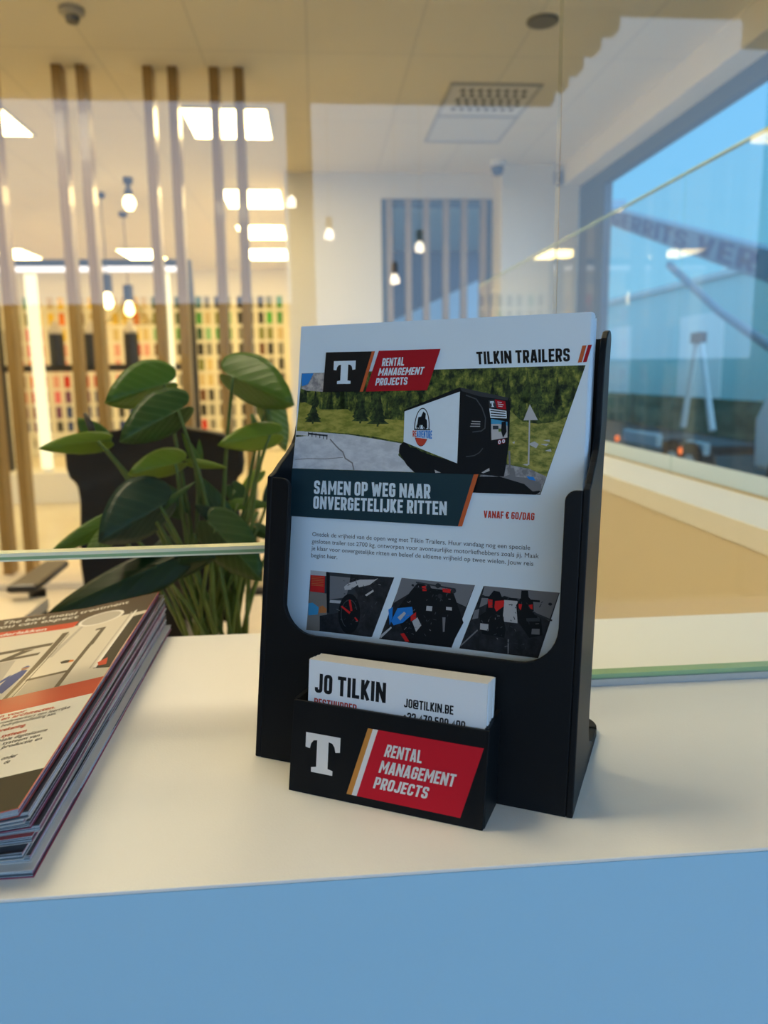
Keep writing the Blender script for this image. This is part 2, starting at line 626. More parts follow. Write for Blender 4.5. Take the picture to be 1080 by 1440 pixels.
# ------------------------------------------------------------------ the room
m_wall = pbr('warm white plaster', (0.80, 0.775, 0.72), 0.7, var=0.015, scale=3, bump=0.05, bscale=150)
m_wall_dark = pbr('grey brown plaster', (0.20, 0.18, 0.16), 0.75, var=0.03, scale=3)
m_black = pbr('black steel', (0.012, 0.012, 0.013), 0.45, var=0.1)
m_frame = pbr('dark blue window frame', (0.025, 0.06, 0.10), 0.4, var=0.04)
m_white = pbr('white lacquer', (0.82, 0.81, 0.78), 0.35, var=0.015)
g_pane = glass('clear window glass', (0.97, 0.985, 0.985), 1.08)
g_screen = glass('screen glass', (0.955, 0.98, 0.965), 1.50)
g_return = glass('coated screen glass', (0.955, 0.98, 0.965), 1.13)
m_edge = pbr('green glass edge', (0.30, 0.46, 0.24), 0.2, var=0.1)
m_edge_pale = pbr('pale glass edge', (0.86, 0.84, 0.60), 0.25, var=0.05)

mb = MB()
mb.box(-6.2, 2.6, -3.4, 14.2, -0.1, 0.0)
m_floor = two_tone('cream cast floor', (0.60, 0.55, 0.46), (0.66, 0.61, 0.52), 2.0, 0.28, detail=3)
struct('floor', mb, m_floor, 'smooth cream cast floor running from the lobby into the showroom')

# ceiling boards with fine joints
mc, nt, out = nodes_of('white ceiling boards with joints')
bs = nt.nodes.new('ShaderNodeBsdfPrincipled'); bs.inputs['Roughness'].default_value = 0.8
nt.links.new(bs.outputs[0], out.inputs[0])
tc = nt.nodes.new('ShaderNodeTexCoord')
bk = nt.nodes.new('ShaderNodeTexBrick')
bk.offset = 0.0
bk.inputs['Color1'].default_value = (0.73, 0.67, 0.55, 1)
bk.inputs['Color2'].default_value = (0.745, 0.685, 0.565, 1)
bk.inputs['Mortar'].default_value = (0.55, 0.52, 0.46, 1)
bk.inputs['Scale'].default_value = 1.0
bk.inputs['Mortar Size'].default_value = 0.004
bk.inputs['Brick Width'].default_value = 0.6
bk.inputs['Row Height'].default_value = 1.2
nt.links.new(tc.outputs['Object'], bk.inputs['Vector'])
nt.links.new(bk.outputs['Color'], bs.inputs['Base Color'])
mb = MB()
mb.box(-6.2, 2.6, -3.4, 14.2, 3.1, 3.2)
struct('ceiling', mb, mc, 'pale board ceiling with fine straight joints')

mb = MB(); mb.box(-6.2, -0.1, 14.0, 14.2, 0, 3.1)
struct('wall_back', mb, m_wall, 'far cream showroom wall carrying the colour sample plates')
mb = MB(); mb.box(-6.3, -6.2, -3.4, 14.2, 0, 3.1)
struct('wall_left', mb, m_wall, 'white wall on the far left side of the showroom')
mb = MB(); mb.box(-0.24, -0.10, 7.60, 14.0, 0, 3.1)
struct('wall_showroom', mb, m_wall, 'white wall closing the right side of the showroom')
# lobby rear wall with an opening for the slatted window
WX0, WX1, WZ0, WZ1 = 0.64, 1.675, 0.9, 2.875
mb = MB()
mb.box(-0.24, WX0, 7.45, 7.60, 0, 3.1)
mb.box(WX1, 2.6, 7.45, 7.60, 0, 3.1)
mb.box(WX0, WX1, 7.45, 7.60, 0, WZ0)
mb.box(WX0, WX1, 7.45, 7.60, WZ1, 3.1)
struct('wall_inner', mb, m_wall, 'white lobby wall with the slatted blue window set in it')
mb = MB(); mb.box(1.69, 2.40, 7.12, 7.45, 0, 3.1)
struct('wall_corner', mb, m_wall, 'white wall projection in the corner beside the big window', bevel=0.004)
mb = MB(); mb.box(2.24, 2.6, -3.3, 7.45, 2.92, 3.1)
struct('trim_1', mb, m_wall, 'white bulkhead boxed along the ceiling over the big window')
# wall behind the viewer: strip window, pier, 
mb = MB()
Y0, Y1 = -3.4, -3.3
mb.box(-6.2, -2.6, Y0, Y1, 0, 3.1)
mb.box(-2.6, -0.117, Y0, Y1, 0, 1.66)
mb.box(-2.6, 1.26, Y0, Y1, 2.66, 3.1)
mb.box(-0.117, 0.01, Y0, Y1, 0, 2.66)
mb.box(0.01, 2.6, Y0, Y1, 0, 1.35)
for x0, x1, z in ((1.26, 1.333, 2.73), (1.333, 1.405, 2.81), (1.405, 1.495, 2.905), (1.495, 1.59, 3.0)):
    mb.box(x0, x1, Y0, Y1, z, 3.1)
struct('wall_front', mb, m_wall_dark, 'dark wall behind the viewer with a window head stepped like stairs')

# big window on the right
w1 = MB()
w1.box(2.40, 2.47, -3.3, 7.12, 2.81, 2.92)
w1.box(2.40, 2.47, 6.50, 7.12, 0.0, 2.81)
w1.box(2.40, 2.47, -3.3, 6.50, 0.0, 0.06)
w1.box(2.40, 2.47, -3.3, -3.2, 0.06, 2.81)
w = struct('window_1', w1, m_frame, 'tall blue framed window filling the right side', bevel=0.004)
g = MB(); g.box(2.43, 2.44, -3.2, 6.50, 0.06, 2.81)
struct('window_glass', g, g_pane, '', w)

# slatted window in the lobby rear wall
w2 = MB()
w2.box(WX0, WX0 + 0.055, 7.44, 7.58, WZ0, WZ1)
w2.box(WX1 - 0.055, WX1, 7.44, 7.58, WZ0, WZ1)
w2.box(WX0 + .055, WX1 - .055, 7.44, 7.58, WZ1 - 0.05, WZ1)
w2.box(WX0 + .055, WX1 - .055, 7.44, 7.58, WZ0, WZ0 + 0.05)
w = struct('window_2', w2, m_frame, 'blue window behind six upright grey brown slats')
g = MB(); g.box(WX0 + .055, WX1 - .055, 7.52, 7.53, WZ0 + .05, WZ1 - .05)
struct('window_glass', g, g_pane, '', w)
m_fin = two_tone('grey brown wood', (0.30, 0.24, 0.18), (0.36, 0.29, 0.22), 12, 0.5, (6, 6, 0.6))
for x in (0.712, 0.887, 1.055, 1.24, 1.411, 1.59):
    g = MB(); g.box(x - 0.027, x + 0.027, 7.40, 7.50, WZ0, WZ1 - 0.004)
    struct('window_slat', g, m_fin, '', w)

# ------------------------------------------------------------------ outside
m_asph = two_tone('dark asphalt', (0.020, 0.036, 0.040), (0.035, 0.05, 0.053), 3, 0.8)
m_pave = two_tone('pale paving', (0.36, 0.35, 0.33), (0.44, 0.43, 0.41), 3, 0.8)
mb = MB(); mb.box(2.6, 60, -20, 70, -0.4, -0.15)
struct('ground', mb, m_asph, 'dark asphalt yard outside the big window')
mb = MB(); mb.box(-40, 2.6, -60, -3.4, -0.4, -0.1)
struct('pavement', mb, m_pave, 'pale paving in front of the building behind the viewer')
mc2, nt, out = nodes_of('corrugated blue cladding')
bs = nt.nodes.new('ShaderNodeBsdfPrincipled'); bs.inputs['Roughness'].default_value = 0.5
tc = nt.nodes.new('ShaderNodeTexCoord')
wv = nt.nodes.new('ShaderNodeTexWave'); wv.bands_direction = 'Y'; wv.inputs['Scale'].default_value = 1.2
cr = nt.nodes.new('ShaderNodeValToRGB')
cr.color_ramp.elements[0].color = (0.27, 0.48, 0.49, 1); cr.color_ramp.elements[1].color = (0.34, 0.57, 0.58, 1)
nt.links.new(tc.outputs['Object'], wv.inputs['Vector']); nt.links.new(wv.outputs[0], cr.inputs[0])
nt.links.new(cr.outputs[0], bs.inputs['Base Color']); nt.links.new(bs.outputs[0], out.inputs[0])
root = thing('warehouse', 'long pale blue clad warehouse beyond the yard', 'building', (14, 0, -0.15))
mb = MB(); mb.box(0, 14, 10, 60, 0, 4.55); mb.build('wall', mc2, root)
mb = MB(); mb.box(-0.15, 14.15, 9.9, 60.1, 4.55, 4.75); mb.build('roof_edge', pbr('pale flashing', (0.42, 0.5, 0.52), .5), root)
for i, y in enumerate((18, 26, 34)):
    mb = MB(); mb.box(-0.06, 0, y, y + 3.2, 0, 3.4); mb.build('door', pbr('white roller door', (.62, .70, .70), .5), root)
# low green fence between yard and warehouse
root = thing('hedge_fence', 'low dark green overgrown fence behind the boom lift', 'fence', (8.8, 0, -0.15))
mb = MB(); mb.box(-0.08, 0.08, 8.0, 34, 0, 0.80)
mb.build('mesh_panel', two_tone('overgrown fence green', (0.035, 0.10, 0.07), (0.10, 0.19, 0.14), 2.2, 0.8, (1, 0.4, 1)), root)
for k in range(9):
    mb = MB(); mb.box(-0.12, -0.08, 8.0 + 3.2 * k, 8.05 + 3.2 * k, 0, 0.84); mb.build('post', pbr('fence green', (.03, .07, .06), .5), root)

# trailer mounted boom lift
m_lgrey = pbr('light grey paint', (0.45, 0.56, 0.60), 0.45)
m_mgrey = pbr('blue grey paint', (0.16, 0.27, 0.35), 0.5)
m_dkb = pbr('deep blue lettering', (0.015, 0.06, 0.16), 0.5)
m_tyre = pbr('tyre rubber', (0.015, 0.016, 0.018), 0.8)
m_tail = emit('lit orange tail lamp', (1.0, 0.18, 0.05), 1.6)
root = thing('boom_lift', 'grey trailer boom lift with lettered boom parked outside the big window', 'boom lift', (5, 0, -0.15))


def L(y, z):  # points in the lift's own plane (y along the yard, z above ground)
    return (0, y, z + 0.15)


lo, hi = Vector(L(8.1, 2.33)), Vector(L(13.6, 3.98))
d = (hi - lo).normalized(); nrm = Vector((0, -d.z, d.y))
mb = MB()
bw, bt = 0.10, 0.17
ring = lambda p, s: [p + Vector((-bw, 0, 0)) + nrm * bt * s, p + Vector((bw, 0, 0)) + nrm * bt * s, p + Vector((bw, 0, 0)) - nrm * bt * s, p + Vector((-bw, 0, 0)) - nrm * bt * s]
mb.hull(ring(lo, 1.0), ring(hi, 0.75))
mb.build('boom', m_mgrey, root, bevel=0.02)
mb = MB()
place = lambda u, v: hi + (lo - hi) * u + nrm * v + Vector((-bw - 0.004, 0, 0))
text_quad(mb, 'GERRITS', ((0.13, 0.105), (0.62, 0.110), (0.13, -0.105), (0.62, -0.110)), place, 0, 0.03)
mb.build('boom_lettering', m_dkb, root)
mb = MB()
text_quad(mb, 'VER', ((0.67, 0.112), (0.93, 0.115), (0.67, -0.112), (0.93, -0.115)), place, 0, 0.03)
mb.build('boom_lettering', m_dkb, root)
mb = MB(); mb.box(-0.14, 0.14, 12.9, 13.5, 4.05, 4.20); mb.build('boom_head', m_mgrey, root, bevel=0.02)
mb = MB(); mb.tube([L(10.9, 2.75), L(9.4, 1.98), L(8.2, 1.5)], [0.05, 0.05, 0.06], 8); mb.build('strut', m_mgrey, root)
for a, b in ((9.98, 10.22), (9.85, 9.42)):
    mb = MB(); mb.tube([L(a, 1.66), L(b, 0.52)], [0.03, 0.045], 8); mb.build('leg', m_lgrey, root)
mb = MB(); mb.box(-0.06, 0.06, 9.80, 10.05, 1.78, 1.92); mb.build('pivot', m_black, root, bevel=0.02)
mb = MB(); mb.box(-0.4, 0.4, 9.0, 10.9, 0.40, 0.52); mb.build('chassis', pbr('chassis dark', (.02, .03, .036), .6), root, bevel=0.02)
for y0, y1 in ((9.75, 10.9), (8.5, 8.95)):
    mb = MB(); mb.box(-0.58, -0.5, y0, y1, 0.44, 0.60); mb.build('side_bumper', m_lgrey, root, bevel=0.01)
for y in (9.2, 8.75):
    mb = MB(); mb.tube([(-0.45, y, 0.30), (-0.62, y, 0.30)], 0.30, 20); t = mb.build('wheel', m_tyre, root)
    mb = MB(); mb.tube([(-0.62, y, 0.30), (-0.635, y, 0.30)], 0.15, 16); mb.build('rim', m_lgrey, t)
for y, z in ((11.0, 0.46), (8.98, 0.47)):
    mb = MB(); mb.tube([(-0.60, y, z), (-0.63, y, z)], 0.045, 12); mb.build('tail_lamp', m_tail, root)
mb = MB(); mb.tube([L(10.9, 0.35), L(12.2, 0.3)], 0.04, 8); mb.build('drawbar', m_mgrey, root)

# van at the edge of the view
m_van = pbr('white van paint', (0.62, 0.70, 0.74), 0.3, coat=0.6)
root = thing('van', 'white van cut off by the right edge of the view', 'van', (5.6, 7.1, -0.15))
prof = [(0.95, 0.35), (0.98, 0.9), (0.80, 1.15), (0.45, 1.85), (0.2, 2.0), (-3.6, 2.0), (-3.65, 0.35)]
mb = MB(); mb.hull([(-0.85, y, z) for y, z in prof], [(0.85, y, z) for y, z in prof]); mb.build('body', m_van, root, bevel=0.06)
win = [(0.62, 1.2), (0.36, 1.75), (-0.6, 1.75), (-0.6, 1.2)]
mb = MB(); mb.hull([(-0.87, y, z) for y, z in win], [(-0.84, y, z) for y, z in win]); mb.build('side_window', pbr('dark car glass', (.03, .06, .08), .08), root)
for y in (0.25, -2.8):
    mb = MB(); mb.tube([(-0.70, y, 0.33), (-0.9, y, 0.33)], 0.33, 22); t = mb.build('wheel', m_tyre, root)
    mb = MB(); mb.tube([(-0.9, y, 0.33), (-0.915, y, 0.33)], 0.2, 18); mb.build('rim', m_lgrey, t)

# building beyond the slatted window
root = thing('annex', 'dark blue clad annex seen through the slatted window', 'building', (0, 12, -0.15))
mb = MB(); mb.box(-0.05, 2.55, 0, 4, 0, 6.5); mb.build('wall', pbr('deep blue cladding', (0.025, 0.06, 0.11), 0.6, var=0.1, scale=2), root)
mb = MB()
mb.hull([(0.75, -2.6, 0), (2.5, -2.6, 0), (2.5, -2.6, 2.77), (0.75, -2.6, 1.98)], [(0.75, -0.1, 0), (2.5, -0.1, 0), (2.5, -0.1, 2.77), (0.75, -0.1, 1.98)])
mb.build('lean_to', pbr('pale blue sheet', (0.62, 0.80, 0.95), 0.5), root)

# ------------------------------------------------------------------ ceiling fittings
m_lamp = emit('warm ceiling panel glow', WARM, LAMP)
m_lobby = emit('warm lobby panel glow', LOBBY_WARM, LOBBY_LAMP)
panels = [
    (-0.58, 6.08, 0.57, 0.66, 'warm ceiling light panel nearest the slats, crossed by two of them', m_lamp),
    (-2.36, 6.10, 0.57, 0.60, 'warm ceiling light panel cut by the leftmost slat pair', m_lamp),
    (-0.60, 8.52, 0.57, 0.82, 'second warm ceiling light panel along the white showroom wall', m_lamp),
    (-0.64, 10.42, 0.57, 0.92, 'third warm ceiling light panel along the white showroom wall', m_lamp),
    (-0.68, 12.26, 0.57, 0.98, 'farthest warm ceiling light panel along the white showroom wall', m_lamp),
    (-2.53, 12.28, 0.55, 0.98, 'warm ceiling light panel above the middle of the black frame', m_lamp),
    (-4.40, 12.20, 0.57, 0.90, 'warm ceiling light panel above the left end of the black frame', m_lamp),
    (-4.40, 8.40, 0.57, 0.90, 'warm ceiling light panel out on the left of the showroom', m_lamp),
    (-4.40, 6.00, 0.57, 0.90, 'warm ceiling light panel left of the slats', m_lamp),
    (-1.70, 3.60, 0.60, 1.20, 'warm ceiling light panel in the lobby before the slats', m_lobby),
    (-0.75, 0.98, 0.60, 0.90, 'warm ceiling light panel over the left end of the reception', m_lobby),
    (0.35, 2.60, 0.60, 0.60, 'small added light panel, out of view, over the right of the reception', m_lobby),  # added out of view to lighten the right side of the counter
]
m_trim = pbr('white metal trim', (0.75, 0.74, 0.70), 0.4)
for x, y, sx, sy, lab, em in panels:
    t = thing('ceiling_light', lab, 'ceiling light', (x, y, 3.1), 0, 'warm square ceiling light panels')
    f = MB()
    for a in ((-sx / 2 - .02, -sx / 2, -sy / 2 - .02, sy / 2 + .02), (sx / 2, sx / 2 + .02, -sy / 2 - .02, sy / 2 + .02), (-sx / 2, sx / 2, -sy / 2 - .02, -sy / 2), (-sx / 2, sx / 2, sy / 2, sy / 2 + .02)):
        f.box(a[0], a[1], a[2], a[3], -0.012, 0)
    f.build('frame', m_trim, t)
    f = MB(); f.box(-sx / 2, sx / 2, -sy / 2, sy / 2, -0.008, 0); f.build('diffuser', em, t)

# ventilation panel
t = thing('ceiling_vent', 'square perforated air vent with a plain hatch in the lobby ceiling', 'vent', (1.20, 5.83, 3.1))
m_vent = pbr('vent white', (0.66, 0.64, 0.60), 0.5)
m_hole = pbr('vent shadow grey', (0.05, 0.05, 0.055), 0.8)
f = MB()
f.box(-0.28, 0.28, -0.60, 0.60, -0.006, 0)
f.build('plate', m_vent, t)
f = MB()
for a in ((-.30, -.28, -.62, .62), (.28, .30, -.62, .62), (-.28, .28, -.62, -.60), (-.28, .28, .60, .62), (-.28, .28, -.01, .01)):
    f.box(a[0], a[1], a[2], a[3], -0.014, 0)
f.build('frame', pbr('vent frame grey', (.42, .42, .41), .5), t)
f = MB()
for i in range(8):
    for j in range(5):
        cx, cy = -0.20 + i * 0.058 + (j % 2) * 0.02, -0.50 + j * 0.088
        f.poly([(cx + 0.019 * math.cos(k * math.pi / 4), cy - 0.03 * math.sin(k * math.pi / 4), -0.0075) for k in range(8)])
f.build('perforation', m_hole, t)

t = thing('smoke_detector', 'round grey smoke detector on the ceiling at top left', 'detector', (-1.163, 4.33, 3.1))
f = MB(); f.lathe([(0.062, 0), (0.062, -0.02), (0.045, -0.032)], seg=28); f.build('base', pbr('detector grey', (.38, .35, .30), .5), t, smooth=True)
f = MB(); f.lathe([(0.03, -0.032), (0.036, -0.04), (0.030, -0.062), (0.012, -0.068)], seg=24); f.build('chamber', pbr('detector dark', (.10, .09, .08), .5), t)
t = thing('ceiling_speaker', 'round flat grey ceiling speaker before the air vent', 'speaker', (1.234, 4.33, 3.1))
f = MB(); f.lathe([(0.085, 0), (0.085, -0.008), (0.074, -0.014)], seg=32); f.build('ring', pbr('speaker ring', (.16, .15, .13), .5), t)
f = MB(); f.lathe([(0.072, -0.011), (0.04, -0.013), (0.001, -0.014)], seg=32); f.build('grille', two_tone('speaker grille', (.07, .065, .06), (.14, .13, .12), 300, .6), t)
t = thing('dome_camera', 'small dark dome camera in the ceiling corner near the wall projection', 'camera', (1.625, 7.02, 3.1))
f = MB(); f.lathe([(0.07, 0), (0.07, -0.03), (0.055, -0.045)], seg=24); f.build('mount', m_white, t)
f = MB(); f.lathe([(0.055, -0.045), (0.058, -0.07), (0.045, -0.105), (0.02, -0.12), (0.001, -0.122)], seg=24); f.build('dome', pbr('smoked dome', (.01, .02, .05), .12), t, smooth=True)
t = thing('motion_sensor', 'small grey sensor on the wall corner under the bulkhead', 'sensor', (2.19, 7.09, 2.98))
f = MB(); f.box(-0.035, 0.035, -0.03, 0.03, -0.06, 0.06); f.build('body', pbr('sensor grey', (.30, .32, .35), .5), t, bevel=0.012)
f = MB(); f.box(-0.025, 0.025, -0.036, -0.03, -0.045, 0.01); f.build('lens', pbr('sensor lens', (.14, .16, .19), .3), t)

# ------------------------------------------------------------------ wooden slats, in pairs
m_slat = two_tone('golden oak veneer', (0.25, 0.145, 0.042), (0.33, 0.20, 0.065), 5, 0.32, (8, 8, 0.5), coat=0.15)
names = [('left slat of the leftmost pair', -1.985), ('right slat of the leftmost pair', -1.845),
         ('left slat of the second pair from the left', -1.458), ('right slat of the second pair from the left', -1.318),
         ('left slat of the third pair from the left', -0.934), ('right slat of the third pair from the left', -0.790),
         ('left slat of the pair nearest the white wall', -0.546), ('rightmost slat, nearest the white wall', -0.400)]
for nm, x in names:
    f = MB(); f.hull([(a - .032, b, 0.04) for a, b in ((-.028, -.055), (.028, -.055), (.028, .055), (-.028, .055))], [(a, b, 3.1) for a, b in ((-.028, -.055), (.028, -.055), (.028, .055), (-.028, .055))])
    o = f.build('wood_slat', m_slat, bevel=0.002)
    o.location = (x - 0.012, 5.085, 0)
    tag(o, 'tall oak room divider ' + nm if nm.startswith('left') or nm.startswith('right ') else 'tall oak room divider: ' + nm, 'slat', 'oak divider slats')
f = MB(); f.box(-2.6, -0.30, 4.80, 5.40, 0, 0.04)
o = f.build('divider_plinth', pbr('pale plinth', (.62, .58, .50), .5), bevel=0.004)
tag(o, 'low pale plinth under the oak slats', 'plinth')

# ------------------------------------------------------------------ showroom: black frame, lamps, sample plates
m_strip = emit('pinkish white strip light', (1.0, 0.86, 0.80), 1.9)
m_tube = emit('warm tube light', (1.0, 0.84, 0.48), 1.7)
m_bulb = emit('warm bulb glow', (1.0, 0.72, 0.35), 9.0)
t = thing('display_rack', 'black steel display frame in the showroom behind the slats', 'rack', (0, 8.5, 0.32))
for zz, nm in ((2.10, 'top_rail'), (1.04, 'shelf_rail')):
    f = MB(); f.box(-3.35, -1.30, -0.05, 0.05, zz, zz + 0.07); f.build(nm, m_black, t, bevel=0.006)
for x in (-1.33, -3.32):
    f = MB(); f.box(x - 0.07, x + 0.07, -0.06, 0.06, 0, 2.175); f.build('post', m_black, t, bevel=0.02)
f = MB(); f.box(-3.25, -1.40, -0.03, 0.03, 2.055, 2.10); f.build('strip_light', m_strip, t)
o = MB(); o.box(-3.5, -1.15, 8.25, 8.8, 0, 0.32)
tag(o.build('display_platform', m_white, bevel=0.006), 'low white platform under the black display frame', 'platform')
for x, z0, z1, lab in ((-2.87, 0.322, 2.36, 'left upright tube light hung in the black display frame'), (-1.53, 0.80, 2.36, 'shorter right upright tube light in the black display frame')):
    t = thing('tube_light', lab, 'tube light', (x, 8.40, 0), 0, 'upright tube lights')
    f = MB(); f.tube([(0, 0, z0 + 0.03), (0, 0, z1 - 0.03)], 0.06 if z0 < .5 else 0.05, 16); f.build('tube', m_tube, t, smooth=True)
    for za, zb in ((z0, z0 + 0.03), (z1 - 0.03, z1)):
        f = MB(); f.tube([(0, 0, za), (0, 0, zb)], 0.05, 16); f.build('end_cap', m_white, t)


def pendant(x, y, z, lab, shade):
    t = thing('pendant_lamp', lab, 'pendant lamp', (x, y, 3.1), 0, 'black pendant lamps in the showroom')
    f = MB(); f.lathe([(0.05, 0), (0.05, -0.03), (0.035, -0.05)], seg=16); f.build('canopy', m_black, t)
    f = MB(); f.tube([(0, 0, -0.05), (0.01, 0, z - 3.1 + 0.5), (0.0, 0, z - 3.1 + 0.2)], 0.006, 6); f.build('cord', m_black, t)
    f = MB(); f.lathe([(0.056, z - 3.1 + 0.2), (0.056, z - 3.1 + 0.03), (0.04, z - 3.1 + 0.02)], seg=18); f.build('socket', m_black, t)
    f = MB(); f.lathe([(0.025, z - 3.1 + 0.02), (0.045, z - 3.1 - 0.03), (0.055, z - 3.1 - 0.08), (0.04, z - 3.1 - 0.125), (0.001, z - 3.1 - 0.14)], seg=18)
    f.build('bulb', m_bulb, t, smooth=True)
    if shade:
        f = MB(); f.lathe([(0.06, z - 3.1 + 0.05), (0.12, z - 3.1 - 0.05), (0.27, z - 3.1 - 0.22)], seg=28); f.build('shade', glass('smoky lamp glass', (.86, .84, .74)), t, smooth=True)


pendant(-2.094, 8.30, 2.12, 'higher black pendant lamp with a bare glowing bulb', False)
pendant(-2.10, 9.25, 2.12, 'lower black pendant lamp with a clear conical shade', True)
t = thing('ceiling_spot', 'black ceiling spot lamp with a glowing round bulb', 'spot lamp', (-1.68, 7.69, 3.1))
f = MB(); f.lathe([(0.045, 0), (0.045, -0.05), (0.02, -0.06), (0.02, -0.10), (0.04, -0.11), (0.04, -0.16)], seg=16); f.build('holder', m_black, t)
f = MB(); f.lathe([(0.03, -0.16), (0.055, -0.20), (0.055, -0.24), (0.03, -0.28), (0.001, -0.285)], seg=16); f.build('bulb', m_bulb, t, smooth=True)
for x, z, lab in ((0.063, 1.802, 'small bare bulb pendant mirrored in the glass beside the white wall edge'), (-0.073, 1.914, 'small bare bulb pendant mirrored in the glass left of the white wall'),
                  (0.40, 1.756, 'small bare bulb pendant mirrored before the blue slatted window, upper one'), (0.305, 1.641, 'small bare bulb pendant mirrored before the blue slatted window, lower one')):
    t = thing('pendant_lamp', lab, 'pendant lamp', (x, -2.126, 3.1), 0, 'bare bulb pendants over the lobby')
    f = MB(); f.lathe([(0.04, 0), (0.04, -0.02), (0.02, -0.03)], seg=14); f.build('canopy', m_white, t)
    f = MB(); f.tube([(0, 0, -0.03), (0, 0, z - 3.1 + 0.06)], 0.0007, 6); f.build('cord', m_trim, t)
    f = MB(); f.lathe([(0.012, z - 3.1 + 0.06), (0.012, z - 3.1 + 0.02)], seg=12); f.build('socket', m_trim, t)
    f = MB(); f.lathe([(0.008, z - 3.1 + 0.02), (0.018, z - 3.1), (0.016, z - 3.1 - 0.015), (0.001, z - 3.1 - 0.022)], seg=14)
    f.build('bulb', emit('clear bulb glow', (1.0, 0.86, 0.66), 26.0), t, smooth=True)
m_collar = pbr('pale frosted glass', (0.62, 0.55, 0.45), 0.2)
for x, lab in ((-3.14, 'dark lantern at the left end of the black shelf rail'), (-2.70, 'dark lantern right beside the tall tube light'), (-2.34, 'dark lantern in the middle of the black shelf rail'), (-1.935, 'dark lantern under the two pendant lamps')):
    t = thing('lantern', lab, 'lantern', (x, 8.5, 1.43), 0, 'dark cylinder lanterns on the shelf rail')
    f = MB(); f.lathe([(0.075, 0), (0.075, 0.31), (0.07, 0.315)], seg=20); f.build('body', pbr('lantern charcoal', (.02, .021, .024), .4), t)
    f = MB(); f.lathe([(0.07, 0.315), (0.085, 0.33), (0.07, 0.36), (0.04, 0.40), (0.03, 0.45)], seg=20); f.build('glass_top', m_collar, t, smooth=True)

t = thing('storage_cabinet', 'long low white cabinet under the colour sample plates', 'cabinet', (0, 13.6, 0))
f = MB(); f.box(-5.5, -0.5, -0.1, 0.38, 0.0, 0.33); f.build('carcass', m_white, t, bevel=0.004)
f = MB(); f.box(-5.52, -0.48, -0.13, 0.38, 0.33, 0.37); f.build('top', m_white, t, bevel=0.004)
for k in range(8):
    f = MB(); f.box(-5.48 + k * 0.62, -4.88 + k * 0.62, -0.12, -0.1, 0.02, 0.32); dr = f.build('door', m_white, t, bevel=0.004)
    f = MB(); f.box(-5.40 + k * 0.62, -5.38 + k * 0.62, -0.14, -0.12, 0.14, 0.28); f.build('handle', m_black, dr)

# sample plates, nine rows
HUES = {
    'yellow': (0.80, 0.55, 0.03), 'orange': (0.75, 0.20, 0.02), 'red': (0.50, 0.03, 0.02), 'pink': (0.75, 0.18, 0.25), 'rose': (0.72, 0.36, 0.33),
    'wine red': (0.16, 0.02, 0.03), 'purple': (0.16, 0.05, 0.16), 'blue': (0.03, 0.06, 0.22), 'green': (0.03, 0.24, 0.04), 'dark green': (0.012, 0.07, 0.035),
    'mint green': (0.22, 0.48, 0.28), 'bright green': (0.03, 0.38, 0.03), 'olive green': (0.17, 0.19, 0.05), 'teal': (0.02, 0.11, 0.13), 'black': (0.012, 0.012, 0.012),
    'brown': (0.12, 0.045, 0.015), 'grey': (0.20, 0.20, 0.19), 'beige': (0.55, 0.45, 0.28), 'sand': (0.62, 0.50, 0.26), 'dark grey': (0.05, 0.05, 0.05),
}
left_rows = [['olive green', 'green', 'sand', 'beige', 'yellow', 'sand', 'beige', 'yellow', 'orange', 'sand', 'beige', 'yellow', 'beige'],
             ['green', 'olive green', 'yellow', 'yellow', 'orange', 'sand', 'brown', 'beige', 'orange', 'yellow', 'yellow', 'orange', 'beige'],
             ['wine red', 'pink', 'pink', 'orange', 'yellow', 'orange', 'red', 'orange', 'orange', 'sand', 'orange', 'yellow', 'sand'],
             ['wine red', 'pink', 'red', 'orange', 'rose', 'red', 'red', 'orange', 'orange', 'rose', 'rose', 'red', 'rose'],
             ['red', 'orange', 'pink', 'rose', 'rose', 'wine red', 'wine red', 'red', 'orange', 'rose', 'pink', 'rose', 'rose'],
             ['brown', 'orange', 'red', 'rose', 'red', 'rose', 'red', 'red', 'purple', 'pink', 'rose', 'mint green', 'rose'],
             ['red', 'red', 'wine red', 'pink', 'purple', 'wine red', 'purple', 'blue', 'blue', 'purple', 'blue', 'teal', 'blue'],
             ['purple', 'wine red', 'blue', 'purple', 'blue', 'dark green', 'blue', 'blue', 'teal', 'dark grey', 'blue', 'teal', 'blue'],
             ['blue', 'purple', 'blue', 'dark grey', 'blue', 'dark grey', 'teal', 'blue', 'blue', 'blue', 'teal', 'teal', 'blue']]
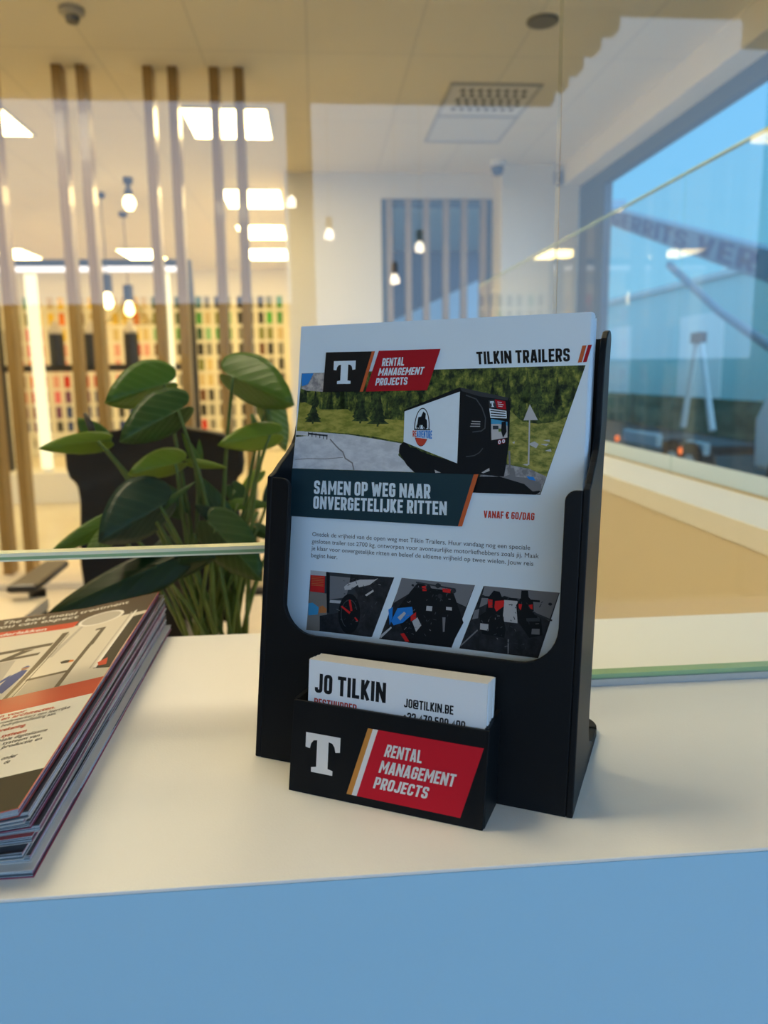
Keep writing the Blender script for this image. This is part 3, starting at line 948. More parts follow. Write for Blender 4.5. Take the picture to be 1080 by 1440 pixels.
right_rows = [['dark green', 'green', 'dark green', 'dark green', 'teal', 'grey', 'black', 'olive green', 'black', 'dark grey', 'black', 'olive green', 'green'],
              ['olive green', 'olive green', 'dark green', 'dark green', 'green', 'beige', 'olive green', 'mint green', 'black', 'dark grey', 'black', 'bright green', 'green'],
              ['mint green', 'mint green', 'green', 'green', 'dark green', 'mint green', 'green', 'green', 'grey', 'grey', 'olive green', 'olive green', 'beige'],
              ['brown', 'olive green', 'dark grey', 'black', 'black', 'grey', 'dark grey', 'black', 'dark grey', 'grey', 'brown', 'black', 'grey'],
              ['black', 'brown', 'beige', 'olive green', 'olive green', 'sand', 'dark grey', 'grey', 'brown', 'dark grey', 'black', 'grey', 'dark grey'],
              ['grey', 'dark grey', 'grey', 'grey', 'beige', 'sand', 'brown', 'grey', 'black', 'brown', 'grey', 'dark grey', 'black'],
              ['brown', 'black', 'brown', 'brown', 'brown', 'dark grey', 'grey', 'dark grey', 'black', 'black', 'brown', 'brown', 'black'],
              ['black', 'dark grey', 'black', 'black', 'black', 'grey', 'dark grey', 'grey', 'black', 'dark grey', 'grey', 'black', 'black'],
              ['dark grey', 'grey', 'black', 'black', 'red', 'grey', 'beige', 'grey', 'dark grey', 'black', 'sand', 'grey', 'beige']]
ORD = ['top', 'second', 'third', 'fourth', 'fifth', 'sixth', 'seventh', 'eighth', 'bottom']
f = MB(); f.box(-0.048, 0.048, -0.012, 0, -0.10, 0.10)
first = f.build('sample_plate', pbr('plate beige', HUES['beige'], 0.35), bevel=0.003)
used = False
for r in range(9):
    row = left_rows[r] + right_rows[r]
    for c in range(26):
        o = first if not used else first.copy()
        if used:
            COL.objects.link(o)
        used = True
        x = -5.06 + c * 0.178 + (0.03 if (c // 3) % 2 else 0.0)
        o.location = (x, 13.985, 2.55 - r * 0.264)
        o.material_slots[0].link = 'OBJECT'
        o.material_slots[0].material = pbr('plate ' + row[c], HUES[row[c]], 0.35)
        tag(o, '%s sample plate, %s row, number %d from the white wall' % (row[c], ORD[r], 26 - c), 'sample plate', 'colour sample plates on the showroom wall')
# thin white rails the plates hang on
for r in range(9):
    f = MB(); f.box(-5.2, -0.52, 13.975, 14.0, 2.665 - r * 0.264, 2.685 - r * 0.264)
    o = f.build('plate_rail', m_white)
    tag(o, 'thin white rail above the %s row of sample plates' % ORD[r], 'rail', 'white plate rails')

# plant leaves: base, tip, half widths, kind
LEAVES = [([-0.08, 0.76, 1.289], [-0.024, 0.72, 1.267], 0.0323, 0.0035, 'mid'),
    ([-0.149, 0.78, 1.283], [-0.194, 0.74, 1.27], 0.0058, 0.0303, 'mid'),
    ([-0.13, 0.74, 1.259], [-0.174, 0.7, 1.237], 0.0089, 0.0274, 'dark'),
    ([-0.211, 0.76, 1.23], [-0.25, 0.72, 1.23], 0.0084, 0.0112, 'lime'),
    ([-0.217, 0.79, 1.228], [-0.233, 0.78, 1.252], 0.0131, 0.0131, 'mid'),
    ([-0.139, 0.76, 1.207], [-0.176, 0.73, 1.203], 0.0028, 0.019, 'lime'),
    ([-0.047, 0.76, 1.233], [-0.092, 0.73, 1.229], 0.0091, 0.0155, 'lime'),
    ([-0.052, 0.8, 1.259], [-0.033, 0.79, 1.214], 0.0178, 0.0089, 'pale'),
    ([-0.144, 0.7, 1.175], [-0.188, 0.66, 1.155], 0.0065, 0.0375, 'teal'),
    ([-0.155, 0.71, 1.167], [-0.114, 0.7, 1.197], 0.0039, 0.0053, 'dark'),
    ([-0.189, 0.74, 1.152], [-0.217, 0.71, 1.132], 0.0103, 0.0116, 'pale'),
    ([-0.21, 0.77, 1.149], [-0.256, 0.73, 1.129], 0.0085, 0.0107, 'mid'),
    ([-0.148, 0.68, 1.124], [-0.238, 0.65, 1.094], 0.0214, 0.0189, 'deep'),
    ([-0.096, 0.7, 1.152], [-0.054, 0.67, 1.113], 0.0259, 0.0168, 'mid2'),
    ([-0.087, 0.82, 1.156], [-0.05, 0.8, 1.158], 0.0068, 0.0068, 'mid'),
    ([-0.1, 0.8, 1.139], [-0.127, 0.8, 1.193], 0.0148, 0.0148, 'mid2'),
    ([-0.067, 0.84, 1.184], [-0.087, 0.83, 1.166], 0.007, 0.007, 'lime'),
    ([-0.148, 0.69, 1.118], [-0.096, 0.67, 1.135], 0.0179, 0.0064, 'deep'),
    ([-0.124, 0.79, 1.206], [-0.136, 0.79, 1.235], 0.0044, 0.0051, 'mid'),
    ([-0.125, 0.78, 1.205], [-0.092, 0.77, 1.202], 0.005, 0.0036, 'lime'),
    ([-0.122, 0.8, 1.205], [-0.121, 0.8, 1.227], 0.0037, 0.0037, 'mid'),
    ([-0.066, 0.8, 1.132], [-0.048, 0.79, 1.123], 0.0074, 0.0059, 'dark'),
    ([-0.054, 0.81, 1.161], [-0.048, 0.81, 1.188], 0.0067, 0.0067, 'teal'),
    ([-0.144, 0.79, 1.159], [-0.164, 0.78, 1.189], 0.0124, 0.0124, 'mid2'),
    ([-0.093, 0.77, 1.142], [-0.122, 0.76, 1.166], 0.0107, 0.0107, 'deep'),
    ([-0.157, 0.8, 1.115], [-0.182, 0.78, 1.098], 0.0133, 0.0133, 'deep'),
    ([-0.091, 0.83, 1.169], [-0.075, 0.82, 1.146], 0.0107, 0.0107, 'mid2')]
# ------------------------------------------------------------------ reception counter
m_top = pbr('cream white laminate', (0.80, 0.785, 0.74), 0.42, var=0.012, scale=60, bump=0.10, bscale=900)
m_front = pbr('light blue laminate', (0.36, 0.62, 0.80), 0.45, var=0.012, scale=10)
m_tan = pbr('warm beige laminate', (0.68, 0.59, 0.43), 0.5, var=0.02, scale=8)
CT = 1.10
t = thing('reception_counter', 'cream topped reception counter with a light blue front', 'counter', (0, 0, 0))
f = MB()
f.box(-1.3, 0.79, 0.2670, 0.558, CT - 0.0015, CT)
f.box(-1.3, 0.79, 0.286, 0.558, CT - 0.03, CT - 0.0015)
f.box(0.53, 0.79, 0.558, 3.2, CT - 0.03, CT)
f.build('worktop', m_top, t, bevel=0.0003)
f = MB(); f.box(-1.3, 0.79, 0.2673, 0.285, 0.0, CT - 0.0018); f.build('front_panel', m_front, t)
f = MB()
f.box(-1.3, 0.53, 0.54, 0.556, 0.0, CT - 0.03)
f.box(0.532, 0.55, 0.558, 3.2, 0.0, CT - 0.03)
f.build('inner_panel', m_tan, t)
f = MB()
f.box(-1.3, 0.53, 0.556, 1.15, 0.71, 0.74)
f.box(-1.3, -0.70, 1.15, 1.97, 0.71, 0.74)
f.build('desk_surface', m_tan, t, bevel=0.002)
f = MB(); f.box(0.77, 0.788, 0.285, 3.2, 0, CT - 0.03); f.build('end_panel', m_front, t)

# glass screens standing on the counter
m_alu = pbr('brushed aluminium', (0.40, 0.44, 0.47), 0.35, metal=0.7, var=0.06, scale=200)
t = thing('glass_screen', 'raised glass screen in front of the plant, its lower edge above the counter', 'glass screen', (0, 0.438, CT))
f = MB(); f.box(-1.28, 0.1348, -0.004, 0.004, 0.0945, 0.53); f.build('pane', g_screen, t)
f = MB(); f.box(-1.28, 0.1348, -0.0042, 0.0042, 0.0925, 0.0945); f.build('polished_edge', m_edge_pale, t)
f = MB(); f.box(-1.28, 0.1348, -0.0041, 0.0041, 0.0908, 0.0925); f.build('green_edge', m_edge, t)
f = MB(); f.box(-1.28, 0.1348, -0.0042, 0.0042, 0.0898, 0.0908); f.build('lower_arris', m_edge_pale, t)
for x in (-0.7, 0.06):
    f = MB(); f.box(x - 0.012, x + 0.012, -0.010, 0.010, 0, 0.11); f.build('clamp', m_alu, t, bevel=0.002)
t = thing('glass_screen', 'glass screen standing in a metal channel right of the brochure holder', 'glass screen', (0, 0.438, CT))
f = MB(); f.box(0.1351, 0.648, -0.004, 0.004, 0.007, 0.53); f.build('pane', g_screen, t)
f = MB(); f.box(0.1351, 0.648, -0.0041, 0.0041, 0.0042, 0.007); f.build('green_edge', m_edge, t)
f = MB(); f.box(0.1351, 0.648, -0.006, 0.006, 0.0, 0.0042); f.build('channel', m_alu, t)
for y0, y1, lab in ((0.445, 1.378, 'nearer glass screen on the right return of the counter'), (1.384, 3.12, 'farther glass screen on the right return of the counter')):
    t = thing('glass_screen', lab, 'glass screen', (0.656, 0, CT))
    f = MB(); f.box(-0.004, 0.004, y0, y1, 0.003, 0.527); f.build('pane', g_return, t)
    f = MB(); f.box(-0.0042, 0.0042, y0, y1, 0.527, 0.53); f.build('green_edge', m_edge, t)
    f = MB(); f.box(-0.0042, 0.0042, y0, y1, 0.0, 0.003); f.build('lower_edge', pbr('amber glass edge', (.45, .36, .20), .3), t)

# ------------------------------------------------------------------ office chair behind the counter
m_seatfab = pbr('black chair leather', (0.008, 0.007, 0.007), 0.6, spec=0.25, var=0.2, scale=15, bump=0.15, bscale=250)
m_plast = pbr('black chair plastic', (0.02, 0.018, 0.016), 0.4)
CX, CY = -0.445, 2.22
t = thing('office_chair', 'black high backed office chair behind the plant', 'chair', (CX, CY, 0))
outl = [(0.60, 0.19), (0.68, 0.215), (0.78, 0.225), (0.88, 0.218), (0.96, 0.212), (1.005, 0.214), (1.022, 0.232), (1.05, 0.238), (1.09, 0.236), (1.115, 0.222), (1.135, 0.18), (1.150, 0.10)]
rows_f, rows_b = [], []
for z, w in outl:
    rf, rb = [], []
    for j in range(13):
        k = -1 + j / 6
        bulge = 0.05 * math.sin((z - 0.6) / 0.55 * math.pi) - 0.02
        y = -0.05 * k * k * 1.0 + bulge * 0.6
        zz = z + (0.012 * (1 - k * k) if z > 1.1 else 0)
        rf.append((w * k, y - 0.045, zz)); rb.append((w * k, y + 0.03, zz))
    rows_f.append(rf); rows_b.append(rb)
f = MB(); f.grid(rows_f); f.grid([list(reversed(r)) for r in rows_b])
nb = len(outl) * 13
for i in range(len(outl) - 1):
    a = i * 13
    f.face((a, a + 13, nb + a + 13 + 12, nb + a + 12))
    f.face((a + 12, nb + a, nb + a + 13, a + 25))
a = (len(outl) - 1) * 13
for j in range(12):
    f.face((a + j, a + j + 1, nb + a + 12 - j - 1, nb + a + 12 - j))
    f.face((j + 1, j, nb + 12 - j, nb + 12 - j - 1))
f.build('backrest', m_seatfab, t, bevel=0.012, smooth=True)
f = MB(); f.box(-0.03, 0.03, 0.0, 0.05, 1.08, 1.185); f.build('headrest_post', m_plast, t, bevel=0.012)
f = MB(); f.box(-0.25, 0.25, -0.52, 0.0, 0.44, 0.54); f.build('seat', m_seatfab, t, bevel=0.04)
f = MB(); f.box(-0.05, 0.05, -0.06, 0.09, 0.42, 0.80); f.build('back_bracket', m_plast, t, bevel=0.02)
for s in (-1, 1):
    f = MB(); f.tube([(s * 0.26, -0.2, 0.50), (s * 0.30, -0.2, 0.56), (s * 0.30, -0.2, 0.745)], 0.022, 10); arm = f.build('arm_post', m_plast, t)
    f = MB(); f.hull([(s * .29 - .04, -.34, .745), (s * .29 + .04, -.34, .745), (s * .29 + .035, -.06, .745), (s * .29 - .035, -.06, .745)], [(s * .29 - .04, -.34, .768), (s * .29 + .04, -.34, .768), (s * .29 + .035, -.06, .768), (s * .29 - .035, -.06, .768)])
    p = f.build('armrest', m_plast, t, bevel=0.012)
    if s < 0:
        p.location = (-0.02, 0.06, 0.012)
f = MB(); f.tube([(0, -0.25, 0.10), (0, -0.25, 0.44)], 0.03, 14); f.build('gas_lift', m_plast, t)
for k in range(5):
    a = k * 2 * math.pi / 5 + 0.3
    e = (0.30 * math.cos(a), -0.25 + 0.30 * math.sin(a))
    f = MB(); f.tube([(0, -0.25, 0.12), (e[0], e[1], 0.08)], [0.03, 0.018], 8); f.build('base_leg', m_plast, t)
    f = MB(); f.tube([(e[0] - 0.02, e[1], 0.03), (e[0] + 0.02, e[1], 0.03)], 0.03, 14); f.build('caster', m_plast, t)

# ------------------------------------------------------------------ anthurium
LM = {
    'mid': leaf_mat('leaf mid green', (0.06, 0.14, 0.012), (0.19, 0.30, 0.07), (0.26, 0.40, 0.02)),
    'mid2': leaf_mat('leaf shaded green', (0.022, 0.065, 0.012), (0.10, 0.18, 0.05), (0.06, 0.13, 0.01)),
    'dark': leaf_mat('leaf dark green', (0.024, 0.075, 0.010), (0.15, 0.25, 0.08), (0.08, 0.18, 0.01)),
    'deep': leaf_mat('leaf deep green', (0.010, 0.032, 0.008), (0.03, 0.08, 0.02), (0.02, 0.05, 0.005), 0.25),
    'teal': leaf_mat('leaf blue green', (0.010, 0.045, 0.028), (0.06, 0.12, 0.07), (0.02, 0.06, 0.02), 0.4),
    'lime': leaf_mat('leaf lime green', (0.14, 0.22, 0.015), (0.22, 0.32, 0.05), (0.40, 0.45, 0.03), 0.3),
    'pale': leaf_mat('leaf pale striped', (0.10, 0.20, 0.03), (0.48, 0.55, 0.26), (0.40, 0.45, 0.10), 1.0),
}
m_stem = two_tone('plant stem green', (0.05, 0.10, 0.02), (0.10, 0.15, 0.03), 30, 0.45)
POT = Vector((-0.115, 0.80, 0.74))
t = thing('anthurium_plant', 'green heart leaved potted plant behind the glass screen', 'plant', POT)
PC = [Vector(POT)]
f = MB(); f.lathe([(0.062, 0), (0.068, 0.01), (0.086, 0.20), (0.088, 0.225), (0.080, 0.225), (0.076, 0.20)], seg=32)
f.build('pot', pbr('white glazed pot', (0.75, 0.74, 0.70), 0.25), t, smooth=True)
f = MB(); f.lathe([(0.076, 0.195), (0.001, 0.20)], seg=24); f.build('soil', two_tone('potting soil', (.02, .013, .008), (.05, .035, .02), 80, .9), t)
CAM = Vector((0, 0, 1.29))


def leaf(B, T, wp, wm, mat):
    B, T = Vector(B), Vector(T)
    ax = T - B
    Ln = ax.length; ax.normalize()
    n = (CAM - (B + T) / 2).normalized() * 0.9 + Vector((0, 0, 0.30))
    n = (n - ax * n.dot(ax)).normalized()
    S = n.cross(ax).normalized()
    W = max(wp, wm)
    angp = min(math.radians(78), math.acos(max(0.05, min(1, wp / W))))
    angm = min(math.radians(78), math.acos(max(0.05, min(1, wm / W))))
    TH = [0, 10, 25, 45, 70, 95, 120, 145, 160, 172, 180]
    FR = [1.0, .87, .71, .59, .515, .475, .435, .385, .31, .19, .05]
    sc = W / (0.485 * Ln)
    rows, uvs = [], []
    NT, NRg = 48, 7
    for ring in range(NRg):
        q = ring / (NRg - 1)
        row, ur = [], []
        for i in range(NT + 1):
            th = -180 + 360 * i / NT
            a = abs(th)
            m = max(k for k in range(len(TH) - 1) if TH[k] <= a)
            fr = FR[m] + (FR[m + 1] - FR[m]) * (a - TH[m]) / (TH[m + 1] - TH[m])
            r = Ln * fr * q
            x = r * math.cos(math.radians(th))
            y = r * math.sin(math.radians(a)) * sc
            sg = 1 if th > 0 else -1
            ang = angp if th > 0 else angm
            sd = S * sg * math.cos(ang) - n * math.sin(ang)
            c = y / W
            u = x / Ln
            p = B + ax * x + sd * y - n * (0.16 * W * c * c) - n * (0.12 * Ln * u * abs(u)) + n * (0.016 * W * math.sin(u * 20 - c * 8) * c)
            row.append(p - PC[0]); ur.append((u, sg * c))
        rows.append(row); uvs.append(ur)
    g = MB(); g.grid(rows, 0, uvs)
    return g.build('leaf', mat, t, smooth=True, solid=0.0006)


rng = random.Random(4)


def stem(B, r=0.0021):
    B = Vector(B)
    a = rng.uniform(0, 6.28); q = 0.035 * math.sqrt(rng.random())
    P0 = POT + Vector((q * math.cos(a), q * math.sin(a), 0.19))
    h = B.z - P0.z
    P1 = P0 + Vector((0.15 * (B.x - P0.x), 0.15 * (B.y - P0.y), 0.55 * h))
    P2 = P0 * 0.25 + B * 0.75 + Vector((0, 0, 0.12 * h))
    pts = []
    for i in range(11):
        s = i / 10
        pts.append(P0 * (1 - s) ** 3 + P1 * 3 * s * (1 - s) ** 2 + P2 * 3 * s * s * (1 - s) + B * s ** 3 - POT)
    g = MB(); g.tube(pts, [r * 1.25 - r * 0.5 * i / 10 for i in range(11)], 7)
    g.build('stem', m_stem, t, smooth=True)


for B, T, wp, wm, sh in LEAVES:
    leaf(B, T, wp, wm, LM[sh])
    stem(B)
for x, y, z in ((-0.10, 0.80, 1.16), (-0.085, 0.78, 1.14), (-0.065, 0.80, 1.15), (-0.13, 0.79, 1.13), (-0.145, 0.76, 1.14), (-0.07, 0.77, 1.13), (-0.05, 0.80, 1.12), (-0.11, 0.76, 1.15)):
    stem((x, y, z), 0.0026)
m_bud = pbr('dark spadix', (0.06, 0.045, 0.03), 0.5, var=0.2, scale=200)
for pts in (((-0.216, 0.77, 1.232), (-0.220, 0.77, 1.246), (-0.224, 0.77, 1.257)), ((-0.049, 0.80, 1.235), (-0.052, 0.80, 1.258), (-0.050, 0.80, 1.277)), ((-0.058, 0.79, 1.225), (-0.063, 0.79, 1.240), (-0.066, 0.79, 1.252))):
    g = MB(); g.tube([Vector(p) - POT for p in pts], [0.0028, 0.0036, 0.0018], 8)
    g.build('spadix', m_bud if pts[0][0] < -0.1 else m_stem, t, smooth=True)
stem((-0.216, 0.77, 1.232)); stem((-0.049, 0.80, 1.235)); stem((-0.058, 0.79, 1.225))

# ------------------------------------------------------------------ magazine stack
EDGE_SIDE = [(0.55, 0.52, 0.60), (0.30, 0.22, 0.30), (0.62, 0.60, 0.66), (0.40, 0.05, 0.14), (0.05, 0.05, 0.07), (0.48, 0.44, 0.56), (0.50, 0.58, 0.70), (0.42, 0.04, 0.17), (0.60, 0.55, 0.58), (0.02, 0.02, 0.025), (0.03, 0.03, 0.04)]
EDGE_FRONT = [(0.30, 0.38, 0.44), (0.55, 0.62, 0.66), (0.10, 0.15, 0.19), (0.42, 0.50, 0.56), (0.02, 0.03, 0.045)]
NM = 9
m_cover_red = pbr('red cover card', (0.45, 0.03, 0.02), 0.3, coat=0.5)
m_cover_pink = pbr('dark pink cover card', (0.34, 0.04, 0.11), 0.3, coat=0.5)
m_cover_dark = pbr('black cover card', (0.02, 0.02, 0.022), 0.3, coat=0.5)
m_cover_white = pbr('white cover card', (0.70, 0.69, 0.66), 0.3, coat=0.5)
MAGW, MAGH = 0.210, 0.297


def mag_h(s):
    return 0.030 - 0.19 * s if s <= 0.055 else 0.01955 - 0.10 * (s - 0.055)


ST = [0.0, 0.055, 0.12, MAGW]
offs = [(0.0025, 0.001, 0.3), (0.0000, 0.006, 0.7), (-0.0015, 0.003, 0.2), (0.0005, 0.0085, 0.9), (0.0030, 0.011, 1.3), (0.0005, 0.008, 0.8), (-0.0010, 0.006, 1.1), (0.0020, 0.004, 1.0), (0.0, 0.0, 1.2)]
TOPMAG = None
for i in range(NM):
    dx, dy, rz = offs[i]
    a = MAGH
    where = ['lowest', 'second from the bottom', 'third from the bottom', 'fourth from the bottom', 'middle', 'fourth from the top', 'third from the top', 'second from the top', 'topmost'][i]
    lab = ('glossy magazine with red bands and printed cover, topmost of the stack' if i == NM - 1 else 'printed magazine in the stack left of the holder, %s' % where)
    mt = thing('magazine', lab, 'magazine', (-0.117 + dx, 0.278 + dy, CT), math.radians(rz), 'magazines stacked on the counter')
    lo_, hi_ = i / NM, (i + 1) / NM
    cv = 0.00022

    def pt(s, y, fr, o=0.0):
        return (-s, y, mag_h(s) * fr + o)
    e = 0.0006
    # pages
    f = MB()
    ss = [e] + ST[1:-1] + [MAGW - e]
    for k in range(len(ss) - 1):
        s0, s1 = ss[k], ss[k + 1]
        f.poly([pt(s1, e, lo_, cv), pt(s0, e, lo_, cv), pt(s0, e, hi_, -cv), pt(s1, e, hi_, -cv)], 1, [(s1 * 5, 0), (s0 * 5, 0), (s0 * 5, 1), (s1 * 5, 1)])
        f.poly([pt(s0, a - e, lo_, cv), pt(s1, a - e, lo_, cv), pt(s1, a - e, hi_, -cv), pt(s0, a - e, hi_, -cv)], 1, [(s0 * 5, 0), (s1 * 5, 0), (s1 * 5, 1), (s0 * 5, 1)])
        f.poly([pt(s1, e, hi_, -cv), pt(s0, e, hi_, -cv), pt(s0, a - e, hi_, -cv), pt(s1, a - e, hi_, -cv)], 0)
    f.poly([pt(e, e, lo_, cv), pt(e, a - e, lo_, cv), pt(e, a - e, hi_, -cv), pt(e, e, hi_, -cv)], 0, [(0, 0), (1, 0), (1, 1), (0, 1)])
    f.build('pages', [page_edges('page edges side %d' % i, EDGE_SIDE, 7, 4.3, i * 13.7, 0.14), page_edges('page edges front %d' % i, EDGE_FRONT, 9, 1.3, i * 7.3 + 3, 0.3, (0.02, 0.035, 0.05))], mt)
    for nm, fr, o in (('back_cover', lo_, 0.0), ('front_cover', hi_, -cv)):
        f = MB()
        for k in range(len(ST) - 1):
            f.hull([pt(ST[k + 1], 0, fr, o), pt(ST[k], 0, fr, o), pt(ST[k], a, fr, o), pt(ST[k + 1], a, fr, o)],
                   [pt(ST[k + 1], 0, fr, o + cv * 0.9), pt(ST[k], 0, fr, o + cv * 0.9), pt(ST[k], a, fr, o + cv * 0.9), pt(ST[k + 1], a, fr, o + cv * 0.9)])
        if nm == 'front_cover':
            mm_ = m_cover_red if i in (8, 3) else (m_cover_white if i % 3 == 0 else m_cover_dark)
        else:
            mm_ = m_cover_pink if i in (0, 5) else (m_cover_red if i == 8 else m_cover_white)
        o_ = f.build(nm, mm_, mt)
    f = MB(); f.box(-MAGW - 0.0003, -MAGW + 0.0006, 0, a, mag_h(MAGW) * lo_ + 0.00005, mag_h(MAGW) * hi_ - 0.00005); f.build('spine', m_cover_dark, mt)
    if i == NM - 1:
        TOPMAG = mt

# printing on the topmost cover (s from the right edge, t from the near edge, millimetres)
gloss = dict(rough=0.55, coat=0.10, var=0.02, spec=0.07)
C_ = {
    'brown': pbr('cover brown black', (0.075, 0.055, 0.035), **gloss), 'red': pbr('cover red', (0.50, 0.055, 0.02), **gloss),
    'white': pbr('cover white', (0.72, 0.70, 0.64), **gloss), 'dark': pbr('cover dark', (0.035, 0.032, 0.022), **gloss),
    'grey': pbr('cover grey', (0.42, 0.39, 0.33), **gloss), 'beam': pbr('cover frame brown', (0.11, 0.09, 0.06), **gloss),
    'blue': pbr('cover worker blue', (0.06, 0.09, 0.25), **gloss), 'ink': pbr('cover black ink', (0.03, 0.03, 0.03), **gloss),
    'pale': pbr('cover pale', (0.60, 0.56, 0.46), **gloss), 'orange': pbr('cover orange', (0.55, 0.16, 0.03), **gloss),
    'skin': pbr('cover skin', (0.35, 0.18, 0.10), **gloss),
}
CK = list(C_)
CM = [C_[k] for k in CK]
ci = {k: i for i, k in enumerate(CK)}


def cp(s, tt, off):
    s_ = max(0.0, s / 1000)
    return (-s_, tt / 1000, mag_h(s_) - 0.00002 + off)


def crect(mb, s0, s1, t0, t1, mat, off):
    cuts = [s0] + [c for c in (55.0,) if s0 < c < s1] + [s1]
    for p, q in zip(cuts, cuts[1:]):
        mb.poly([cp(q, t0, off), cp(p, t0, off), cp(p, t1, off), cp(q, t1, off)], ci[mat])


def cpoly(mb, pts, mat, off):
    P = [cp(s, q, off) for s, q in pts]
    # keep every face looking up
    ar = sum(P[i][0] * P[(i + 1) % len(P)][1] - P[(i + 1) % len(P)][0] * P[i][1] for i in range(len(P)))
    mb.poly(P if ar > 0 else P[::-1], ci[mat])


f = MB()
crect(f, 0.5, 209.5, 0.3, 31, 'dark', 4e-5)
crect(f, 0.5, 209.5, 31, 108, 'white', 4e-5)
cpoly(f, [(209, 44), (30, 44), (20, 38), (16, 31), (209, 31)], 'white', 6e-5)
crect(f, 0.5, 209.5, 108, 131, 'red', 4e-5)
crect(f, 0.5, 209.5, 131, 252, 'pale', 4e-5)
crect(f, 50, 209.5, 250, 263, 'red', 7e-5)
crect(f, 0.5, 209.5, 252, 296.7, 'brown', 4e-5)
f.build('cover_print', CM, TOPMAG)
f = MB()
o1, o2, o3 = 9e-5, 13e-5, 17e-5
crect(f, 27, 48, 131, 155, 'grey', 6e-5)
crect(f, 24.5, 50, 153, 156.5, 'beam', o1)
cpoly(f, [(51.9, 131), (49.9, 185), (50.1, 240), (54.6, 240), (54, 178), (54.5, 131)], 'beam', o1)
cpoly(f, [(49.0, 131), (48.2, 186), (48.6, 235), (49.2, 235), (48.9, 186), (49.6, 131)], 'beam', o1)
cpoly(f, [(27.2, 131), (27.4, 172), (24.6, 172), (24.3, 131)], 'beam', o1)
cpoly(f, [(24.4, 172), (27.2, 172), (27.0, 200), (24.0, 200)], 'beam', o1)
cpoly(f, [(44.0, 249), (41.8, 249), (46, 189), (50, 189)], 'grey', 7e-5)
cpoly(f, [(30, 232), (23.5, 232), (23.4, 228), (30, 228)], 'beam', o1)
cpoly(f, [(26.5, 228), (23.4, 228), (23.3, 196), (26.8, 200)], 'beam', o1)
cpoly(f, [(55, 222), (100, 214), (100, 208), (55, 216)], 'beam', o1)
cpoly(f, [(58, 205), (100, 196), (100, 192), (58, 200)], 'beam', o1)
cpoly(f, [(64, 213), (72, 213), (84, 196), (78, 196)], 'beam', o1)
cpoly(f, [(70, 196), (110, 190), (110, 150), (66, 160)], 'grey', 6e-5)
cpoly(f, [(8, 243), (0.6, 245), (1, 171), (0.6, 144), (11, 149)], 'dark', 7e-5)
cpoly(f, [(9.8, 256), (8.2, 259), (9.3, 149), (11.2, 150)], 'white', o1)
cpoly(f, [(12, 256), (11, 256), (12.5, 150), (13.6, 150)], 'grey', o1)
cpoly(f, [(10.6, 157.6), (6.0, 163), (4.0, 151), (8.5, 151.5)], 'red', o2)
cpoly(f, [(36.9, 175), (34.2, 176.5), (31, 175), (31, 170.5), (35, 171)], 'dark', o1)
cpoly(f, [(31, 175), (28.4, 173.5), (27.8, 170.5), (31, 170.3)], 'orange', o1)
# worker in blue overalls
cpoly(f, [(62, 143), (64, 155), (63, 168), (59, 175), (55.5, 174), (55.2, 165), (56.6, 151), (58, 140)], 'blue', o1)
cpoly(f, [(63.5, 170), (66, 163), (67, 156), (65.5, 156), (63, 163)], 'blue', o1)
cpoly(f, [(60.5, 178.5), (58, 180), (56, 178.5), (57, 175), (59.5, 174.5)], 'skin', o1)
cpoly(f, [(60.5, 179), (58, 182), (55.6, 179.3), (58, 179)], 'blue', o2)
crect(f, 66, 110, 132, 150, 'white', 6e-5)
f.build('cover_picture', CM, TOPMAG)
f = MB()
for k in range(24):
    a0, a1 = 2 * math.pi * k / 24, 2 * math.pi * (k + 1) / 24
    P = lambda a, q: (33 + 15.5 * q * math.cos(a), 257 + 15 * q * math.sin(a))
    cpoly(f, [P(a0, 0.86), P(a1, 0.86), P(a1, 1.0), P(a0, 1.0)], 'white', o3)
cpoly(f, [(33 + 13.4 * math.cos(2 * math.pi * k / 24), 257 + 12.9 * math.sin(2 * math.pi * k / 24)) for k in range(24)], 'grey', o2)
f.build('seal', CM, TOPMAG)
f = MB()
pl = lambda u, v: cp(-u, v, 15e-5)
for s_, uL, uR, v, cap, mat, bold in (
        ('The best metal treatment', -111, -20, 283, 7.5, 'white', 0.006), ('you can expect', -113, -54, 273, 7.5, 'white', 0.006),
        ('Poederlakken', -113, -70, 253, 6.2, 'white', 0.02)):
    text_line(f, s_, uL, uR, v, cap, pl, ci[mat], bold)
f.build('header_lettering', CM, TOPMAG)
f = MB()
for s_, uL, uR, v, cap, mat, bold in (
        ('Activiteiten voor', -66, -32.5, 102.8, 4.0, 'red', 0.022), ('ontwerpers en architecten.', -66, -16.7, 98.6, 4.0, 'red', 0.022),
        ('Onze medewerkers een leerrijke', -50, -8.2, 93.8, 3.6, 'ink', 0.004), ('bedrijfsrondleiding aan.', -40, -13.5, 89.6, 3.6, 'ink', 0.004),
        ('berekening.', -41, -26, 83.4, 4.0, 'red', 0.022), ('systeem', -34.8, -23.2, 75.5, 4.0, 'red', 0.022),
        ('Totale digitalisatie', -37, -12, 70.8, 3.6, 'ink', 0.004), ('systeem van', -30.8, -14, 66.2, 3.6, 'ink', 0.004),
        ('productie en', -29.4, -11.6, 61.8, 3.6, 'ink', 0.004), ('onder', -25, -18.2, 49.0, 3.6, 'ink', 0.004), ('de', -22.1, -19.6, 44.2, 3.6, 'ink', 0.004)):
    text_line(f, s_, uL, uR, v, cap, pl, ci[mat], bold)
f.build('text_lettering', CM, TOPMAG)

